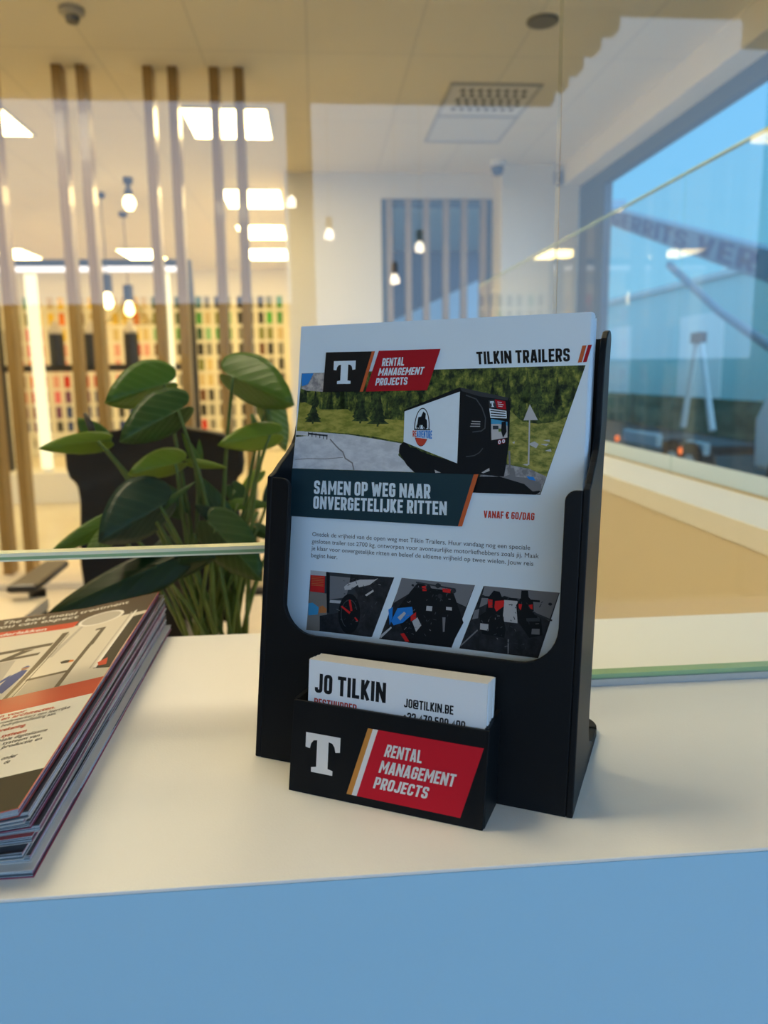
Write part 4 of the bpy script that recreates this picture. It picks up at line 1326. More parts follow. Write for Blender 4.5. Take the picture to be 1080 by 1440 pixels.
# flyer artwork outlines in millimetres from the lower left corner of the sheet
ART = {
    'logo_black': [(15.57, 195.73), (41.35, 195.39), (35.83, 175.13), (14.9, 175.24)],
    'logo_orange': [(41.35, 195.39), (43.07, 195.49), (37.58, 175.11), (35.65, 175.13)],
    'logo_red': [(45.14, 195.58), (77.66, 195.44), (71.73, 175.28), (38.98, 175.09)],
    'T': [(20.55, 191.0), (32.67, 190.99), (29.78, 179.26), (22.64, 179.21)],
    'rental': [(47.58, 191.68), (59.26, 191.97), (47.11, 187.72), (58.98, 187.73)],
    'management': [(46.13, 186.79), (69.97, 186.83), (45.31, 182.98), (69.02, 183.11)],
    'projects': [(44.68, 181.72), (61.46, 182.02), (44.02, 178.06), (61.16, 178.25)],
    'title': [(95.54, 193.48), (139.62, 193.79), (96.32, 187.38), (139.91, 187.69)],
    's1': [(145.23, 194.75), (147.05, 194.83), (145.31, 187.11), (143.49, 187.01)],
    's2': [(147.74, 194.95), (149.42, 195.03), (147.42, 187.19), (145.74, 187.09)],
    'photo': [(1.78, 185.21), (147.06, 185.76), (129.51, 126.16), (97.11, 126.17), (96.68, 134.49), (-0.62, 135.17)],
    'banner': [(-1.37, 135.15), (97.45, 134.66), (90.9, 109.51), (-1.45, 110.19)],
    'bstripe': [(97.45, 134.66), (99.77, 134.87), (92.95, 109.61), (90.9, 109.51)],
    'h1': [(12.53, 129.41), (75.94, 129.13), (12.58, 122.02), (76.29, 122.5)],
    'h2': [(12.63, 121.2), (84.73, 121.44), (12.79, 114.96), (84.92, 114.56)],
    'price': [(103.12, 117.66), (127.3, 117.71), (103.29, 114.21), (127.17, 114.33)],
    'b': [(12.66, 101.0), (125.95, 100.46), (129.96, 96.33), (127.8, 92.66), (27.64, 89.21)],
    'ph1': [(12.79, 82.45), (59.24, 82.41), (48.98, 51.82), (12.14, 51.7)],
    'ph2': [(63.6, 82.28), (100.61, 81.97), (90.6, 51.04), (52.95, 51.29)],
    'ph3': [(104.78, 81.86), (140.49, 81.71), (132.2, 50.83), (94.39, 51.15)],
    'sky': [(1.98, 185.04), (8.75, 185.06), (5.85, 179.16), (1.98, 178.4)],
    'mount': [(8.75, 185.06), (15.07, 185.17), (15.62, 175.31), (5.09, 176.11), (2.05, 177.15), (1.99, 178.23), (5.81, 179.74)],
    'meadow': [(1.73, 169.68), (4.5, 170.07), (7.37, 168.65), (14.86, 166.13), (29.26, 166.23), (33.86, 162.99), (46.99, 161.38), (60.76, 160.59), (61.02, 149.45), (44.03, 152.44), (29.94, 153.94), (0.6, 154.98), (0.8, 163.04)],
    'road': [(0.51, 154.98), (16.44, 154.17), (29.97, 153.29), (44.09, 151.4), (59.95, 149.04), (58.16, 143.28), (67.77, 135.03), (-0.81, 135.33), (-0.41, 144.74), (0.13, 151.73), (7.36, 152.46), (0.06, 152.89)],
    'rail': [(7.26, 154.11), (18.78, 153.04), (18.64, 152.14), (7.32, 153.12)],
    'rposts': [(7.48, 153.53), (9.71, 153.3), (11.94, 152.99), (14.25, 152.6), (16.37, 152.2), (18.39, 151.89)],
    'crack1': [(20.26, 150.77), (24.07, 147.15), (25.48, 145.95), (27.8, 144.36), (29.31, 141.15), (33.42, 138.81), (34.49, 135.45)],
    'crack2': [(0.43, 139.93), (8.03, 140.58), (18.11, 140.61), (27.95, 141.53)],
    'tree1': [(9.91, 169.45), (15.66, 161.54), (9.77, 158.74), (4.72, 163.03)],
    'tree2': [(46.28, 174.52), (52.12, 161.38), (46.35, 157.4), (41.29, 162.98)],
    'tree3': [(36.82, 173.03), (43.64, 159.62), (36.71, 158.97), (33.11, 160.57)],
    'field': [(113.14, 165.6), (119.5, 159.96), (126.74, 159.02), (135.34, 159.98), (139.88, 162.35), (131.88, 134.65), (123.8, 138.02), (113.19, 140.18)],
    'rocks': [(122.58, 149.58), (125.56, 150.81), (127.6, 149.64), (126.51, 147.63), (128.39, 149.65), (132.32, 149.85), (131.19, 148.73), (130.52, 146.5), (133.21, 147.49), (133.67, 146.16), (120.49, 139.94), (122.88, 140.39), (123.09, 139.36), (129.49, 151.41), (132.62, 151.68), (132.51, 150.65), (115.13, 150.29), (116.33, 150.71), (116.14, 149.5)],
    'sign': [(122.55, 168.12), (119.95, 160.6), (126.65, 160.77)],
    'pole': [(122.35, 167.16), (122.91, 167.16), (123.71, 139.85), (122.99, 139.84)],
    'gravel': [(113.21, 139.78), (123.8, 138.02), (131.88, 134.65), (129.29, 126.41), (97.71, 126.32), (101.03, 135.42)],
    'side': [(60.46, 165.12), (88.52, 174.68), (88.87, 139.82), (60.73, 149.86)],
    'roof': [(60.47, 164.98), (59.89, 165.7), (88.56, 176.65), (88.67, 174.54)],
    'front': [(88.43, 176.51), (100.89, 173.69), (112.2, 171.29), (113.36, 168.89), (113.66, 150.46), (112.51, 137.46), (109.91, 133.97), (100.02, 135.08), (88.87, 139.68)],
    'frontcap': [(88.43, 176.51), (112.2, 171.29), (112.13, 169.93), (98.13, 172.13), (89.39, 174.67)],
    'under': [(58.47, 144.79), (58.83, 148.04), (60.51, 149.72), (62.04, 149.73), (64.47, 147.18), (67.51, 147.08), (70.64, 144.98), (88.86, 139.96), (112.51, 137.46), (111.99, 134.03), (100.04, 134.74), (99.04, 126.4), (94.76, 126.25), (67.01, 135.06), (63.03, 138.4)],
    'under2': [(100.09, 133.7), (109.91, 133.97), (122.39, 131.62), (129.65, 127.68), (127.39, 126.06), (96.57, 125.96)],
    'arc1': [(91.66, 172.69), (96.78, 170.75), (99.83, 166.57), (101.78, 161.72), (101.74, 156.89), (100.04, 155.49), (95.8, 154.98)],
    'arc2': [(93.18, 143.12), (97.09, 143.68), (99.51, 145.1), (101.17, 147.21)],
    'st_dark': [(102.83, 170.21), (105.85, 170.32), (106.88, 166.4), (103.38, 166.41)],
    'st_red': [(105.84, 170.53), (110.9, 169.59), (111.58, 165.69), (107.03, 166.33)],
    'st_white': [(103.39, 166.21), (111.68, 165.07), (112.0, 161.51), (104.17, 161.79)],
    'st_photo': [(104.47, 161.38), (112.43, 159.87), (112.8, 152.5), (105.2, 151.19)],
    'st_man': [(109.65, 159.87), (111.72, 160.15), (112.31, 155.23), (110.73, 152.34), (109.68, 155.21)],
    'st_r1': [(108.35, 151.22), (109.86, 151.51), (109.83, 149.39), (108.46, 149.03)],
    'st_r2': [(110.27, 151.65), (111.79, 151.94), (111.75, 149.89), (110.38, 149.6)],
    'w3': [(94.65, 160.54), (99.45, 160.27), (94.24, 157.34), (99.45, 157.36)],
    'egg': [(69.64, 166.73), (73.94, 157.82), (70.5, 147.69), (65.96, 157.8)],
    'eggbar': [(66.03, 156.51), (74.47, 156.26), (74.5, 155.7), (66.06, 155.79)],
    'readv': [(65.32, 155.5), (75.4, 155.56), (65.48, 152.49), (75.47, 151.45)],
    'moto': [(67.36, 157.09), (67.85, 162.09), (69.34, 162.45), (70.34, 164.94), (71.67, 163.87), (71.65, 161.38), (72.44, 160.67), (72.8, 156.75), (71.53, 156.53), (70.32, 158.17), (68.81, 158.16), (68.74, 156.74)],
    'tow': [(114.55, 138.19), (116.61, 138.11), (117.63, 134.19), (123.98, 133.69), (129.82, 131.18), (129.63, 128.15), (125.97, 127.55), (121.75, 130.92), (111.32, 133.67), (114.7, 135.13)],
    'towpost': [(113.59, 146.22), (114.42, 146.24), (115.11, 137.87), (114.22, 137.85)],
    'towblue': [(122.58, 134.6), (125.98, 134.29), (127.07, 132.57), (124.02, 133.02)],
    'towlights': [(101.05, 135.66), (104.82, 137.96), (105.03, 136.59), (102.13, 135.41)],
    'towlights2': [(77.59, 136.46), (80.84, 135.13), (78.12, 134.92)],
    'a_floor': [(13.1, 71.69), (22.55, 71.38), (23.47, 60.98), (19.37, 51.73), (11.96, 51.58)],
    'a_wall': [(12.69, 82.61), (21.72, 82.54), (21.84, 80.35), (12.83, 80.16)],
    'a_red': [(12.97, 80.17), (21.17, 80.3), (21.38, 71.65), (13.17, 71.69)],
    'a_blue': [(12.42, 65.48), (15.01, 66.01), (18.55, 63.88), (18.08, 60.16), (12.77, 59.23)],
    'a_orange': [(18.87, 64.22), (20.86, 65.13), (23.2, 63.39), (22.9, 61.54), (18.85, 61.03)],
    'a_panel': [(24.06, 80.64), (36.08, 80.53), (33.66, 70.39), (24.54, 68.5)],
    'a_panel2': [(24.75, 68.28), (31.11, 68.47), (30.86, 67.0), (24.63, 66.87)],
    'a_post': [(21.92, 82.55), (23.76, 82.45), (24.65, 61.7), (23.3, 61.57)],
    'a_wheel': [(35.87, 72.39), (41.98, 62.73), (37.32, 52.07), (29.82, 61.58)],
    'a_dark': [(35.65, 82.31), (59.4, 82.5), (48.43, 51.68), (35.35, 51.86), (38.66, 63.61), (40.16, 72.15), (35.21, 78.36)],
    'a_fair': [(32.37, 75.71), (34.59, 77.58), (41.04, 80.01), (48.79, 80.62), (50.81, 81.37), (46.36, 77.75), (40.6, 76.08), (39.88, 77.22), (36.08, 74.51), (32.8, 74.06)],
    'a_r1': [(31.01, 65.44), (31.78, 66.0), (36.71, 63.13), (35.97, 62.16)],
    'a_r2': [(35.32, 69.21), (36.36, 69.42), (37.65, 64.0), (36.56, 63.54)],
    'a_r3': [(38.82, 60.63), (39.8, 60.72), (41.2, 59.06), (40.57, 58.7)],
    'a_sil': [(44.06, 72.48), (48.42, 75.53), (48.79, 74.67), (45.06, 71.97)],
    'a_step': [(19.33, 59.67), (30.12, 62.21), (36.01, 51.93), (19.77, 51.95)],
    'b_wall': [(63.22, 82.59), (100.4, 81.93), (96.8, 71.31), (79.25, 77.41), (69.76, 76.62), (59.71, 69.89)],
    'b_dark': [(68.39, 76.5), (72.25, 81.34), (79.18, 78.68), (89.88, 78.29), (95.89, 63.65), (89.97, 51.14), (68.36, 51.09), (60.65, 65.4)],
    'b_blue': [(58.8, 60.65), (61.94, 67.48), (69.49, 68.82), (70.34, 65.66), (65.09, 60.62), (60.3, 58.84)],
    'b_blue2': [(57.09, 66.38), (59.4, 67.9), (59.4, 62.67), (58.21, 58.63)],
    'b_lamp': [(62.18, 62.94), (65.49, 66.12), (66.5, 65.3), (63.65, 61.52)],
    'b_red': [(64.0, 55.04), (66.05, 55.52), (69.02, 51.68), (66.96, 51.46)],
    'b_red2': [(69.04, 64.25), (71.67, 66.44), (71.84, 63.22), (69.18, 61.67)],
    'b_red3': [(74.0, 79.29), (76.42, 79.74), (76.56, 77.18), (74.53, 77.01)],
    'b_red4': [(84.53, 79.12), (88.77, 79.22), (88.62, 77.17), (84.89, 77.37)],
    'b_plate': [(76.94, 70.01), (79.91, 70.03), (79.76, 67.7), (76.79, 67.69)],
    'b_plate2': [(86.85, 70.4), (89.76, 70.41), (89.84, 68.9), (86.92, 68.88)],
    'b_rail': [(53.15, 52.86), (58.94, 58.05), (59.4, 57.44), (53.78, 51.61)],
    'b_bar': [(70.88, 81.37), (91.13, 79.66), (91.17, 78.91), (70.92, 80.59)],
    'b_fork': [(85.25, 65.16), (86.84, 65.31), (86.68, 58.29), (85.88, 58.21)],
    'b_white': [(69.86, 61.74), (72.49, 63.93), (74.73, 60.28), (72.18, 56.8)],
    'c_wall': [(105.29, 82.01), (140.17, 81.64), (136.33, 68.49), (132.01, 70.5), (121.28, 76.85), (114.98, 78.16), (103.26, 71.52)],
    'c_mid': [(115.08, 76.19), (121.31, 76.24), (121.82, 65.97), (114.34, 66.03)],
    'c_l': [(109.84, 80.2), (112.7, 79.82), (115.14, 75.08), (114.82, 68.86), (116.38, 62.83), (115.97, 58.47), (105.17, 59.2), (103.45, 67.78), (106.54, 69.95), (107.46, 76.89)],
    'c_r': [(122.92, 81.29), (125.98, 81.55), (126.43, 78.53), (128.68, 76.28), (129.26, 70.85), (132.7, 68.74), (133.66, 61.56), (127.67, 59.71), (121.77, 67.07), (120.79, 74.35), (122.79, 77.6)],
    'c_red1': [(107.19, 75.93), (109.42, 75.81), (109.61, 72.1), (107.71, 71.93)],
    'c_red2': [(110.72, 75.31), (115.09, 76.0), (114.92, 73.2), (111.6, 70.42), (110.56, 72.18)],
    'c_red3': [(121.99, 75.07), (123.54, 74.9), (123.06, 72.1), (122.08, 73.24)],
    'c_red4': [(126.61, 74.87), (128.43, 75.34), (128.55, 72.91), (127.3, 73.41)],
    'c_bar': [(103.93, 77.21), (121.87, 77.52), (131.67, 77.46), (131.71, 76.55), (121.3, 76.55), (103.98, 76.28)],
    'c_seat': [(125.7, 68.67), (132.06, 69.41), (132.26, 67.79), (126.08, 67.18)],
    'c_p1': [(104.14, 64.22), (108.11, 64.11), (108.14, 61.06), (104.1, 61.27)],
    'c_p2': [(128.68, 64.08), (132.19, 64.32), (132.32, 61.72), (128.5, 61.5)],
    'c_rail': [(94.81, 52.75), (102.82, 61.14), (103.17, 60.55), (95.29, 52.36)],
    'c_rail2': [(129.39, 71.77), (137.79, 69.12), (137.53, 68.31), (129.25, 70.97)],
    'c_line': [(117.56, 58.02), (118.24, 58.09), (118.45, 51.34), (117.83, 51.27)],
    'c_panel': [(101.08, 70.06), (103.29, 70.89), (102.87, 66.47), (100.01, 65.57)],
}
# ------------------------------------------------------------------ brochure holder
m_hold = pbr('matt black powder coat', (0.005, 0.0065, 0.0085), 0.45, var=0.05, scale=200, bump=0.05, bscale=1500, spec=0.16)
HM = Matrix.Translation((0.10445, 0.295, CT)) @ Matrix.Rotation(math.radians(-27), 4, 'Z')
holder = thing('brochure_holder', 'black desktop brochure holder with a business card pocket in front', 'brochure holder', matrix=HM)
LEAN = math.radians(9.3)
FRONT = Matrix.Rotation(-LEAN, 4, 'X')
mmv = 0.001
prof = [(0, 0), (82, 0), (82, 4.5), (66, 4.8), (57.5, 7.5), (51.5, 12.5), (48.6, 20), (48.6, 28), (53.2, 48.6), (66.7, 123), (71, 147), (77, 165), (80.6, 191), (84.2, 204.5), (83.0, 207.6), (79, 209.0), (73, 208.2), (67, 205), (63.0, 200), (60.0, 191), (57.2, 178), (54.8, 165), (52.6, 159.5), (48.5, 154.5), (42, 150), (34, 145.8), (28, 142.0), (23.2, 140.3)]
for x0, x1 in ((-3.0, 0.0), (-158.3, -155.3)):
    f = MB()
    f.hull([(x0 * mmv, a * mmv, b * mmv) for a, b in prof], [(x1 * mmv, a * mmv, b * mmv) for a, b in prof])
    f.build('side_panel', m_hold, holder, bevel=0.0006)


def arc(cx, cy, r, a0, a1, n=8):
    return [(cx + r * math.cos(math.radians(a0 + (a1 - a0) * i / n)), cy + r * math.sin(math.radians(a0 + (a1 - a0) * i / n))) for i in range(n + 1)]


hs = 141.6
out_l = [(-155.3, 0), (-3.0, 0), (-3.0, hs)] + arc(-5.5 - 0.0, hs - 5.0, 5.0, 90, 180)[0:] + arc(-10.3 - 17, 64.6 + 17, 17, 0, -90) + arc(-145.4 + 17, 64.6 + 17, 17, -90, -180) + arc(-145.4 - 5, hs - 5, 5, 0, 90) + [(-155.3, hs)]
f = MB()
P0 = [FRONT @ Vector((u * mmv, 0, v * mmv)) for u, v in out_l]
P1 = [FRONT @ Vector((u * mmv, 0.003, v * mmv)) for u, v in out_l]
f.hull(P1[::-1], P0[::-1])
f.build('front_panel', m_hold, holder, bevel=0.0005)
f = MB()
f.hull([(-155.3 * mmv, 44.8 * mmv, 8 * mmv), (-3 * mmv, 44.8 * mmv, 8 * mmv), (-3 * mmv, 48.4 * mmv, 8 * mmv), (-155.3 * mmv, 48.4 * mmv, 8 * mmv)],
       [(-155.3 * mmv, 78 * mmv, 205 * mmv), (-3 * mmv, 78 * mmv, 205 * mmv), (-3 * mmv, 82 * mmv, 205 * mmv), (-155.3 * mmv, 82 * mmv, 205 * mmv)])
f.build('back_panel', m_hold, holder)
f = MB(); f.box(-155.3 * mmv, -3 * mmv, 0.003, 0.0485, 0.0042, 0.0082); f.build('tray_floor', m_hold, holder)
foot = [(-158.3, 40), (0, 40), (0, 83)] + arc(-14, 82, 14, 0, 90) + arc(-144.3, 82, 14, 90, 180) + [(-158.3, 83)]
f = MB(); f.hull([(a * mmv, b * mmv, 0) for a, b in foot], [(a * mmv, b * mmv, 0.0045) for a, b in foot]); f.build('foot', m_hold, holder, bevel=0.0006)
# pocket
f = MB()
pk = [(-126.6, 0), (-33.8, 0), (-32.9, 42.6), (-125.9, 42.6)]
f.hull([FRONT @ Vector((u * mmv, 0.002, v * mmv)) + Vector((0, -0.0225, 0)) for u, v in pk][::-1], [FRONT @ Vector((u * mmv, 0.0, v * mmv)) + Vector((0, -0.0225, 0)) for u, v in pk][::-1])
f.build('pocket_front', m_hold, holder, bevel=0.0004)
for x0, x1 in ((-126.3, -124.3), (-35.5, -33.5)):
    f = MB()
    sd = [(-20.6, 0), (0, 0), (6.9, 42.0), (-13.6, 42.0)]
    f.hull([(x0 * mmv, a * mmv, b * mmv) for a, b in sd], [(x1 * mmv, a * mmv, b * mmv) for a, b in sd])
    f.build('pocket_side', m_hold, holder)
f = MB(); f.box(-124.3 * mmv, -35.5 * mmv, -0.0205, 0.0, 0.0, 0.0045); f.build('pocket_floor', m_hold, holder)

# printing on the pocket
pr = dict(rough=0.6, var=0.015, scale=100, spec=0.15)
PC_ = {'white': pbr('print white', (0.74, 0.73, 0.71), **pr), 'orange': pbr('print ochre', (0.56, 0.24, 0.05), **pr), 'red': pbr('print red', (0.55, 0.010, 0.025), **pr)}
PK = list(PC_); PM = [PC_[k] for k in PK]
T_SHAPE = [(0, 1), (0, .62), (.13, .60), (.16, .73), (.23, .82), (.335, .84), (.335, .15), (.19, .12), (.19, 0), (.81, 0), (.81, .12), (.665, .15), (.665, .84), (.77, .82), (.84, .73), (.87, .60), (1, .62), (1, 1)]


def quadpt(q, a, b):
    tl, tr, bl, br = q
    return ((bl[0] * (1 - a) + br[0] * a) * (1 - b) + (tl[0] * (1 - a) + tr[0] * a) * b, (bl[1] * (1 - a) + br[1] * a) * (1 - b) + (tl[1] * (1 - a) + tr[1] * a) * b)


pp = lambda off: (lambda u, v: FRONT @ Vector((u * mmv, -off, v * mmv)) + Vector((0, -0.0225, 0)))


def flat(mb, pts, place, mat):
    ar = sum(pts[i][0] * pts[(i + 1) % len(pts)][1] - pts[(i + 1) % len(pts)][0] * pts[i][1] for i in range(len(pts)))
    if ar < 0:
        pts = pts[::-1]
    mb.poly([place(u, v) for u, v in pts], mat)


f = MB()
flat(f, [quadpt(((-118.6, 28.6), (-101.1, 28.6), (-118.6, 10.7), (-101.1, 10.7)), a, b) for a, b in T_SHAPE], pp(0.00012), 0)
f.build('letter_logo', PM, holder)
f = MB()
flat(f, [(-88.0, 35.2), (-85.6, 35.2), (-94.4, 3.9), (-97.0, 3.9)], pp(0.00010), 1)
flat(f, [(-85.6, 35.2), (-83.15, 35.2), (-91.95, 3.9), (-94.4, 3.9)], pp(0.00010), 0)
flat(f, [(-83.15, 35.2), (-35.0, 35.1), (-43.72, 3.7), (-91.95, 3.9)], pp(0.00010), 2)
text_quad(f, 'RENTAL', ((-78.24, 29.56), (-61.75, 29.56), (-79.8, 23.95), (-62.2, 23.95)), pp(0.00020), 0, 0.022)
text_quad(f, 'MANAGEMENT', ((-80.49, 22.0), (-46.06, 22.0), (-82.0, 16.36), (-47.2, 16.36)), pp(0.00020), 0, 0.022)
text_quad(f, 'PROJECTS', ((-82.9, 14.25), (-57.7, 14.25), (-84.3, 9.0), (-59.1, 9.0)), pp(0.00020), 0, 0.022)
f.build('red_panel_print', PM, holder)

# ------------------------------------------------------------------ business cards in the pocket
m_card = pbr('sky tinted white card stock', (0.74, 0.80, 0.86), 0.5, var=0.01, spec=0.25)  # white card with the sky light's blue mixed into its colour
m_cedge = pbr('card cut edge', (0.62, 0.60, 0.56), 0.7, var=0.03)
m_ink = pbr('black ink', (0.012, 0.013, 0.016), 0.6, spec=0.12)
m_redink = pbr('red ink', (0.42, 0.04, 0.025), 0.6, spec=0.12)
KM = HM @ Matrix.Translation((0, -0.0188, 0)) @ Matrix.Rotation(math.radians(-8), 4, 'X') @ Matrix.Translation((-0.1198, 0, 0.0062))
NC_ = 26
ct = 0.00047
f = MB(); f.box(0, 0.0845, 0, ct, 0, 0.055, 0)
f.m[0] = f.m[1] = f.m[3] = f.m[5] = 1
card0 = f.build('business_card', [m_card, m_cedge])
rng = random.Random(9)
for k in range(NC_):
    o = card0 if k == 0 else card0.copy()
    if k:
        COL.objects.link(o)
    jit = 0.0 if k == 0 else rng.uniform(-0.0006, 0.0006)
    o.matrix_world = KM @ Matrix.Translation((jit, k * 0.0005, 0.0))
    if k == 0:
        tag(o, 'front white business card with black lettering in the pocket', 'business card', 'business cards in the pocket')
        g = MB()
        kp = lambda u, v: Vector(((u + 119.8) * mmv, -0.00004, (v - 6.2) * mmv))
        text_quad(g, 'JO TILKIN', ((-116.5, 55.1), (-81.2, 55.3), (-116.5, 46.1), (-81.2, 46.2)), kp, 0, 0.03)
        text_quad(g, 'JO@TILKIN.BE', ((-72.48, 49.7), (-49.8, 49.7), (-72.48, 45.75), (-49.8, 45.75)), kp, 0, 0.018)
        text_quad(g, '+32 479 500 400', ((-72.55, 43.6), (-44.3, 43.8), (-72.55, 39.6), (-44.3, 39.8)), kp, 0, 0.018)
        g.build('black_lettering', m_ink, o)
        g = MB()
        text_quad(g, 'BESTUURDER', ((-116.55, 43.5), (-95.1, 43.5), (-116.6, 39.7), (-95.1, 39.7)), kp, 0, 0.018)
        g.build('red_lettering', m_redink, o)
    else:
        tag(o, 'blank white business card in the stack behind the front card', 'business card', 'business cards in the pocket')

# ------------------------------------------------------------------ flyers
m_paper = pbr('sky tinted white flyer paper', (0.63, 0.765, 0.88), 0.5, var=0.01, spec=0.25)  # blue cast of the sky light painted into the white paper
FM = HM @ Matrix.Translation((0, 0.0165, 0)) @ Matrix.Rotation(math.radians(-11), 4, 'X') @ Matrix.Translation((-0.1532, 0, 0.0092)) @ Matrix.Rotation(math.radians(-0.5), 4, 'Y')
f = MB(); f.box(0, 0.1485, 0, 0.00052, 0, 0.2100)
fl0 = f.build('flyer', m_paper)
NF = 22
rng = random.Random(5)
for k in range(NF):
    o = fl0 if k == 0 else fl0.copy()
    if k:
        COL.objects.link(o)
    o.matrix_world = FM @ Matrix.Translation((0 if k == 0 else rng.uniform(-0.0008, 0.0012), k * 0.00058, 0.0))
    if k == 0:
        tag(o, 'front printed flyer showing a trailer on a mountain road', 'flyer', 'flyers in the holder')
    else:
        tag(o, 'plain white edged flyer in the stack behind the front one', 'flyer', 'flyers in the holder')
pf = dict(rough=0.6, var=0.03, scale=300, spec=0.12)
F_ = {
    'black': pbr('flyer black', (0.014, 0.013, 0.013), **pf), 'orange': pbr('flyer orange', (0.50, 0.11, 0.035), **pf), 'red': pbr('flyer red', (0.34, 0.010, 0.018), **pf),
    'white': pbr('flyer sky tinted white', (0.62, 0.74, 0.84), **pf), 'navy': pbr('flyer banner', (0.014, 0.040, 0.055), **pf), 'redink': pbr('flyer red ink', (0.50, 0.055, 0.03), **pf),  # the print white carries the same painted-in sky blue
    'ink': pbr('flyer text ink', (0.05, 0.055, 0.065), **pf),
    'sky': pbr('printed sky', (0.03, 0.22, 0.62), **pf), 'rock': two_tone('printed rock', (.22, .21, .22), (.50, .47, .44), 260, .6),
    'forest': two_tone('printed forest', (0.006, 0.016, 0.006), (0.080, 0.115, 0.018), 270, .6, (1, 1, .75), .42, .54, 9, (0.30, 0.30, 0.055)),
    'fir': two_tone('printed fir', (0.008, 0.020, 0.007), (0.055, 0.09, 0.018), 420, .6), 'fir2': two_tone('printed dark fir', (0.003, 0.010, 0.005), (0.022, 0.042, 0.012), 420, .6),
    'meadow': two_tone('printed meadow', (0.17, 0.19, 0.022), (0.36, 0.33, 0.065), 150, .6, (1, 1, 2.5)), 'field': two_tone('printed field', (0.10, 0.13, 0.02), (0.34, 0.33, 0.08), 190, .6, (1, 1, 1.8)),
    'road': two_tone('printed road', (0.44, 0.48, 0.54), (0.58, 0.62, 0.67), 120, .6, (1, 1, 2)), 'gravel': two_tone('printed gravel', (.16, .17, .19), (.36, .37, .39), 260, .6),
    'crack': pbr('printed crack', (0.20, 0.20, 0.21), **pf), 'charcoal': pbr('printed charcoal', (0.008, 0.010, 0.013), **pf), 'shine': pbr('printed dull shine', (0.05, 0.06, 0.072), **pf),
    'blue': pbr('printed blue', (0.02, 0.20, 0.62), **pf), 'lgrey': pbr('printed light grey', (0.42, 0.44, 0.47), **pf), 'mgrey': pbr('printed grey', (0.16, 0.17, 0.19), **pf),
    'dgrey': pbr('printed dark grey', (0.035, 0.042, 0.05), **pf), 'brown': pbr('printed brown grey', (0.20, 0.18, 0.16), **pf), 'bred': pbr('printed bright red', (0.55, 0.02, 0.02), **pf),
    'cyan': pbr('printed cyan', (0.05, 0.28, 0.50), **pf), 'tan': pbr('printed orange tan', (0.45, 0.16, 0.05), **pf), 'green': pbr('printed green', (.10, .17, .04), **pf),
    'ground': two_tone('printed dark floor', (.004, .006, .009), (.016, .020, .027), 200, .6),
}
FK = list(F_); FMAT = [F_[k] for k in FK]; fi = {k: i for i, k in enumerate(FK)}
fp = lambda layer: (lambda u, v: (u * mmv, -0.00004 - layer * 0.00003, v * mmv))


def art(mb, key, mat, layer):
    flat(mb, [tuple(p) for p in (ART[key] if isinstance(key, str) else key)], fp(layer), fi[mat])


def stroke(mb, key, w, mat, layer):
    pts = ART[key] if isinstance(key, str) else key
    for p, q in zip(pts, pts[1:]):
        dx, dy = q[0] - p[0], q[1] - p[1]
        l = math.hypot(dx, dy) or 1
        nx, ny = -dy / l * w / 2, dx / l * w / 2
        ex, ey = dx / l * w * .2, dy / l * w * .2
        flat(mb, [(p[0] - nx - ex, p[1] - ny - ey), (q[0] - nx + ex, q[1] - ny + ey), (q[0] + nx + ex, q[1] + ny + ey), (p[0] + nx - ex, p[1] + ny - ey)], fp(layer), fi[mat])


def disc(mb, cx, cy, rx, ry, mat, layer, n=20, a0=0, a1=360):
    flat(mb, [(cx + rx * math.cos(math.radians(a0 + (a1 - a0) * i / n)), cy + ry * math.sin(math.radians(a0 + (a1 - a0) * i / n))) for i in range(n if a1 - a0 == 360 else n + 1)], fp(layer), fi[mat])


def ringart(mb, cx, cy, rx, ry, w, mat, layer, n=24, a0=0, a1=360):
    for i in range(n):
        t0, t1 = math.radians(a0 + (a1 - a0) * i / n), math.radians(a0 + (a1 - a0) * (i + 1) / n)
        flat(mb, [(cx + rx * math.cos(t0), cy + ry * math.sin(t0)), (cx + rx * math.cos(t1), cy + ry * math.sin(t1)), (cx + (rx - w) * math.cos(t1), cy + (ry - w) * math.sin(t1)), (cx + (rx - w) * math.cos(t0), cy + (ry - w) * math.sin(t0))], fp(layer), fi[mat])


rng = random.Random(21)


def fir(mb, cx, base, h, w, mat, layer):
    n = 5
    left, right = [], []
    for i in range(n):
        y0 = base + h * (0.08 + 0.92 * i / n)
        ww = w / 2 * (1 - i / n)
        left += [(cx - ww * (1 + rng.uniform(-.15, .2)), y0), (cx - ww * 0.62, y0 + h * 0.10)]
        right += [(cx + ww * (1 + rng.uniform(-.15, .2)), y0), (cx + ww * 0.62, y0 + h * 0.10)]
    flat(mb, left + [(cx, base + h)] + right[::-1] + [(cx + w * .05, base + h * .08), (cx + w * .05, base), (cx - w * .05, base), (cx - w * .05, base + h * .08)], fp(layer), fi[mat])


# main photograph
f = MB()
art(f, 'photo', 'forest', 0)
for k in range(60):
    u = rng.uniform(3, 138)
    h = rng.uniform(9, 19)
    top = 184.3
    b = rng.uniform(150, 168)
    if b + h > top:
        h = top - b
    if u > 100 - 0 and u + 4 > 147 - (185.5 - b) * 0.285:
        continue
    fir(f, u, b, h, rng.uniform(3.5, 6.5), rng.choice(['fir', 'fir', 'fir2']), 1)
art(f, 'sky', 'sky', 2); art(f, 'mount', 'rock', 2)
art(f, 'meadow', 'meadow', 2); art(f, 'field', 'field', 2)
art(f, 'road', 'road', 3); art(f, 'gravel', 'gravel', 3)
stroke(f, 'crack1', 0.7, 'crack', 4); stroke(f, 'crack2', 0.35, 'crack', 4)
art(f, 'rail', 'dgrey', 4)
for p in ART['rposts']:
    stroke(f, [(p[0], p[1] + 0.8), (p[0], p[1] - 1.2)], 0.45, 'charcoal', 4)
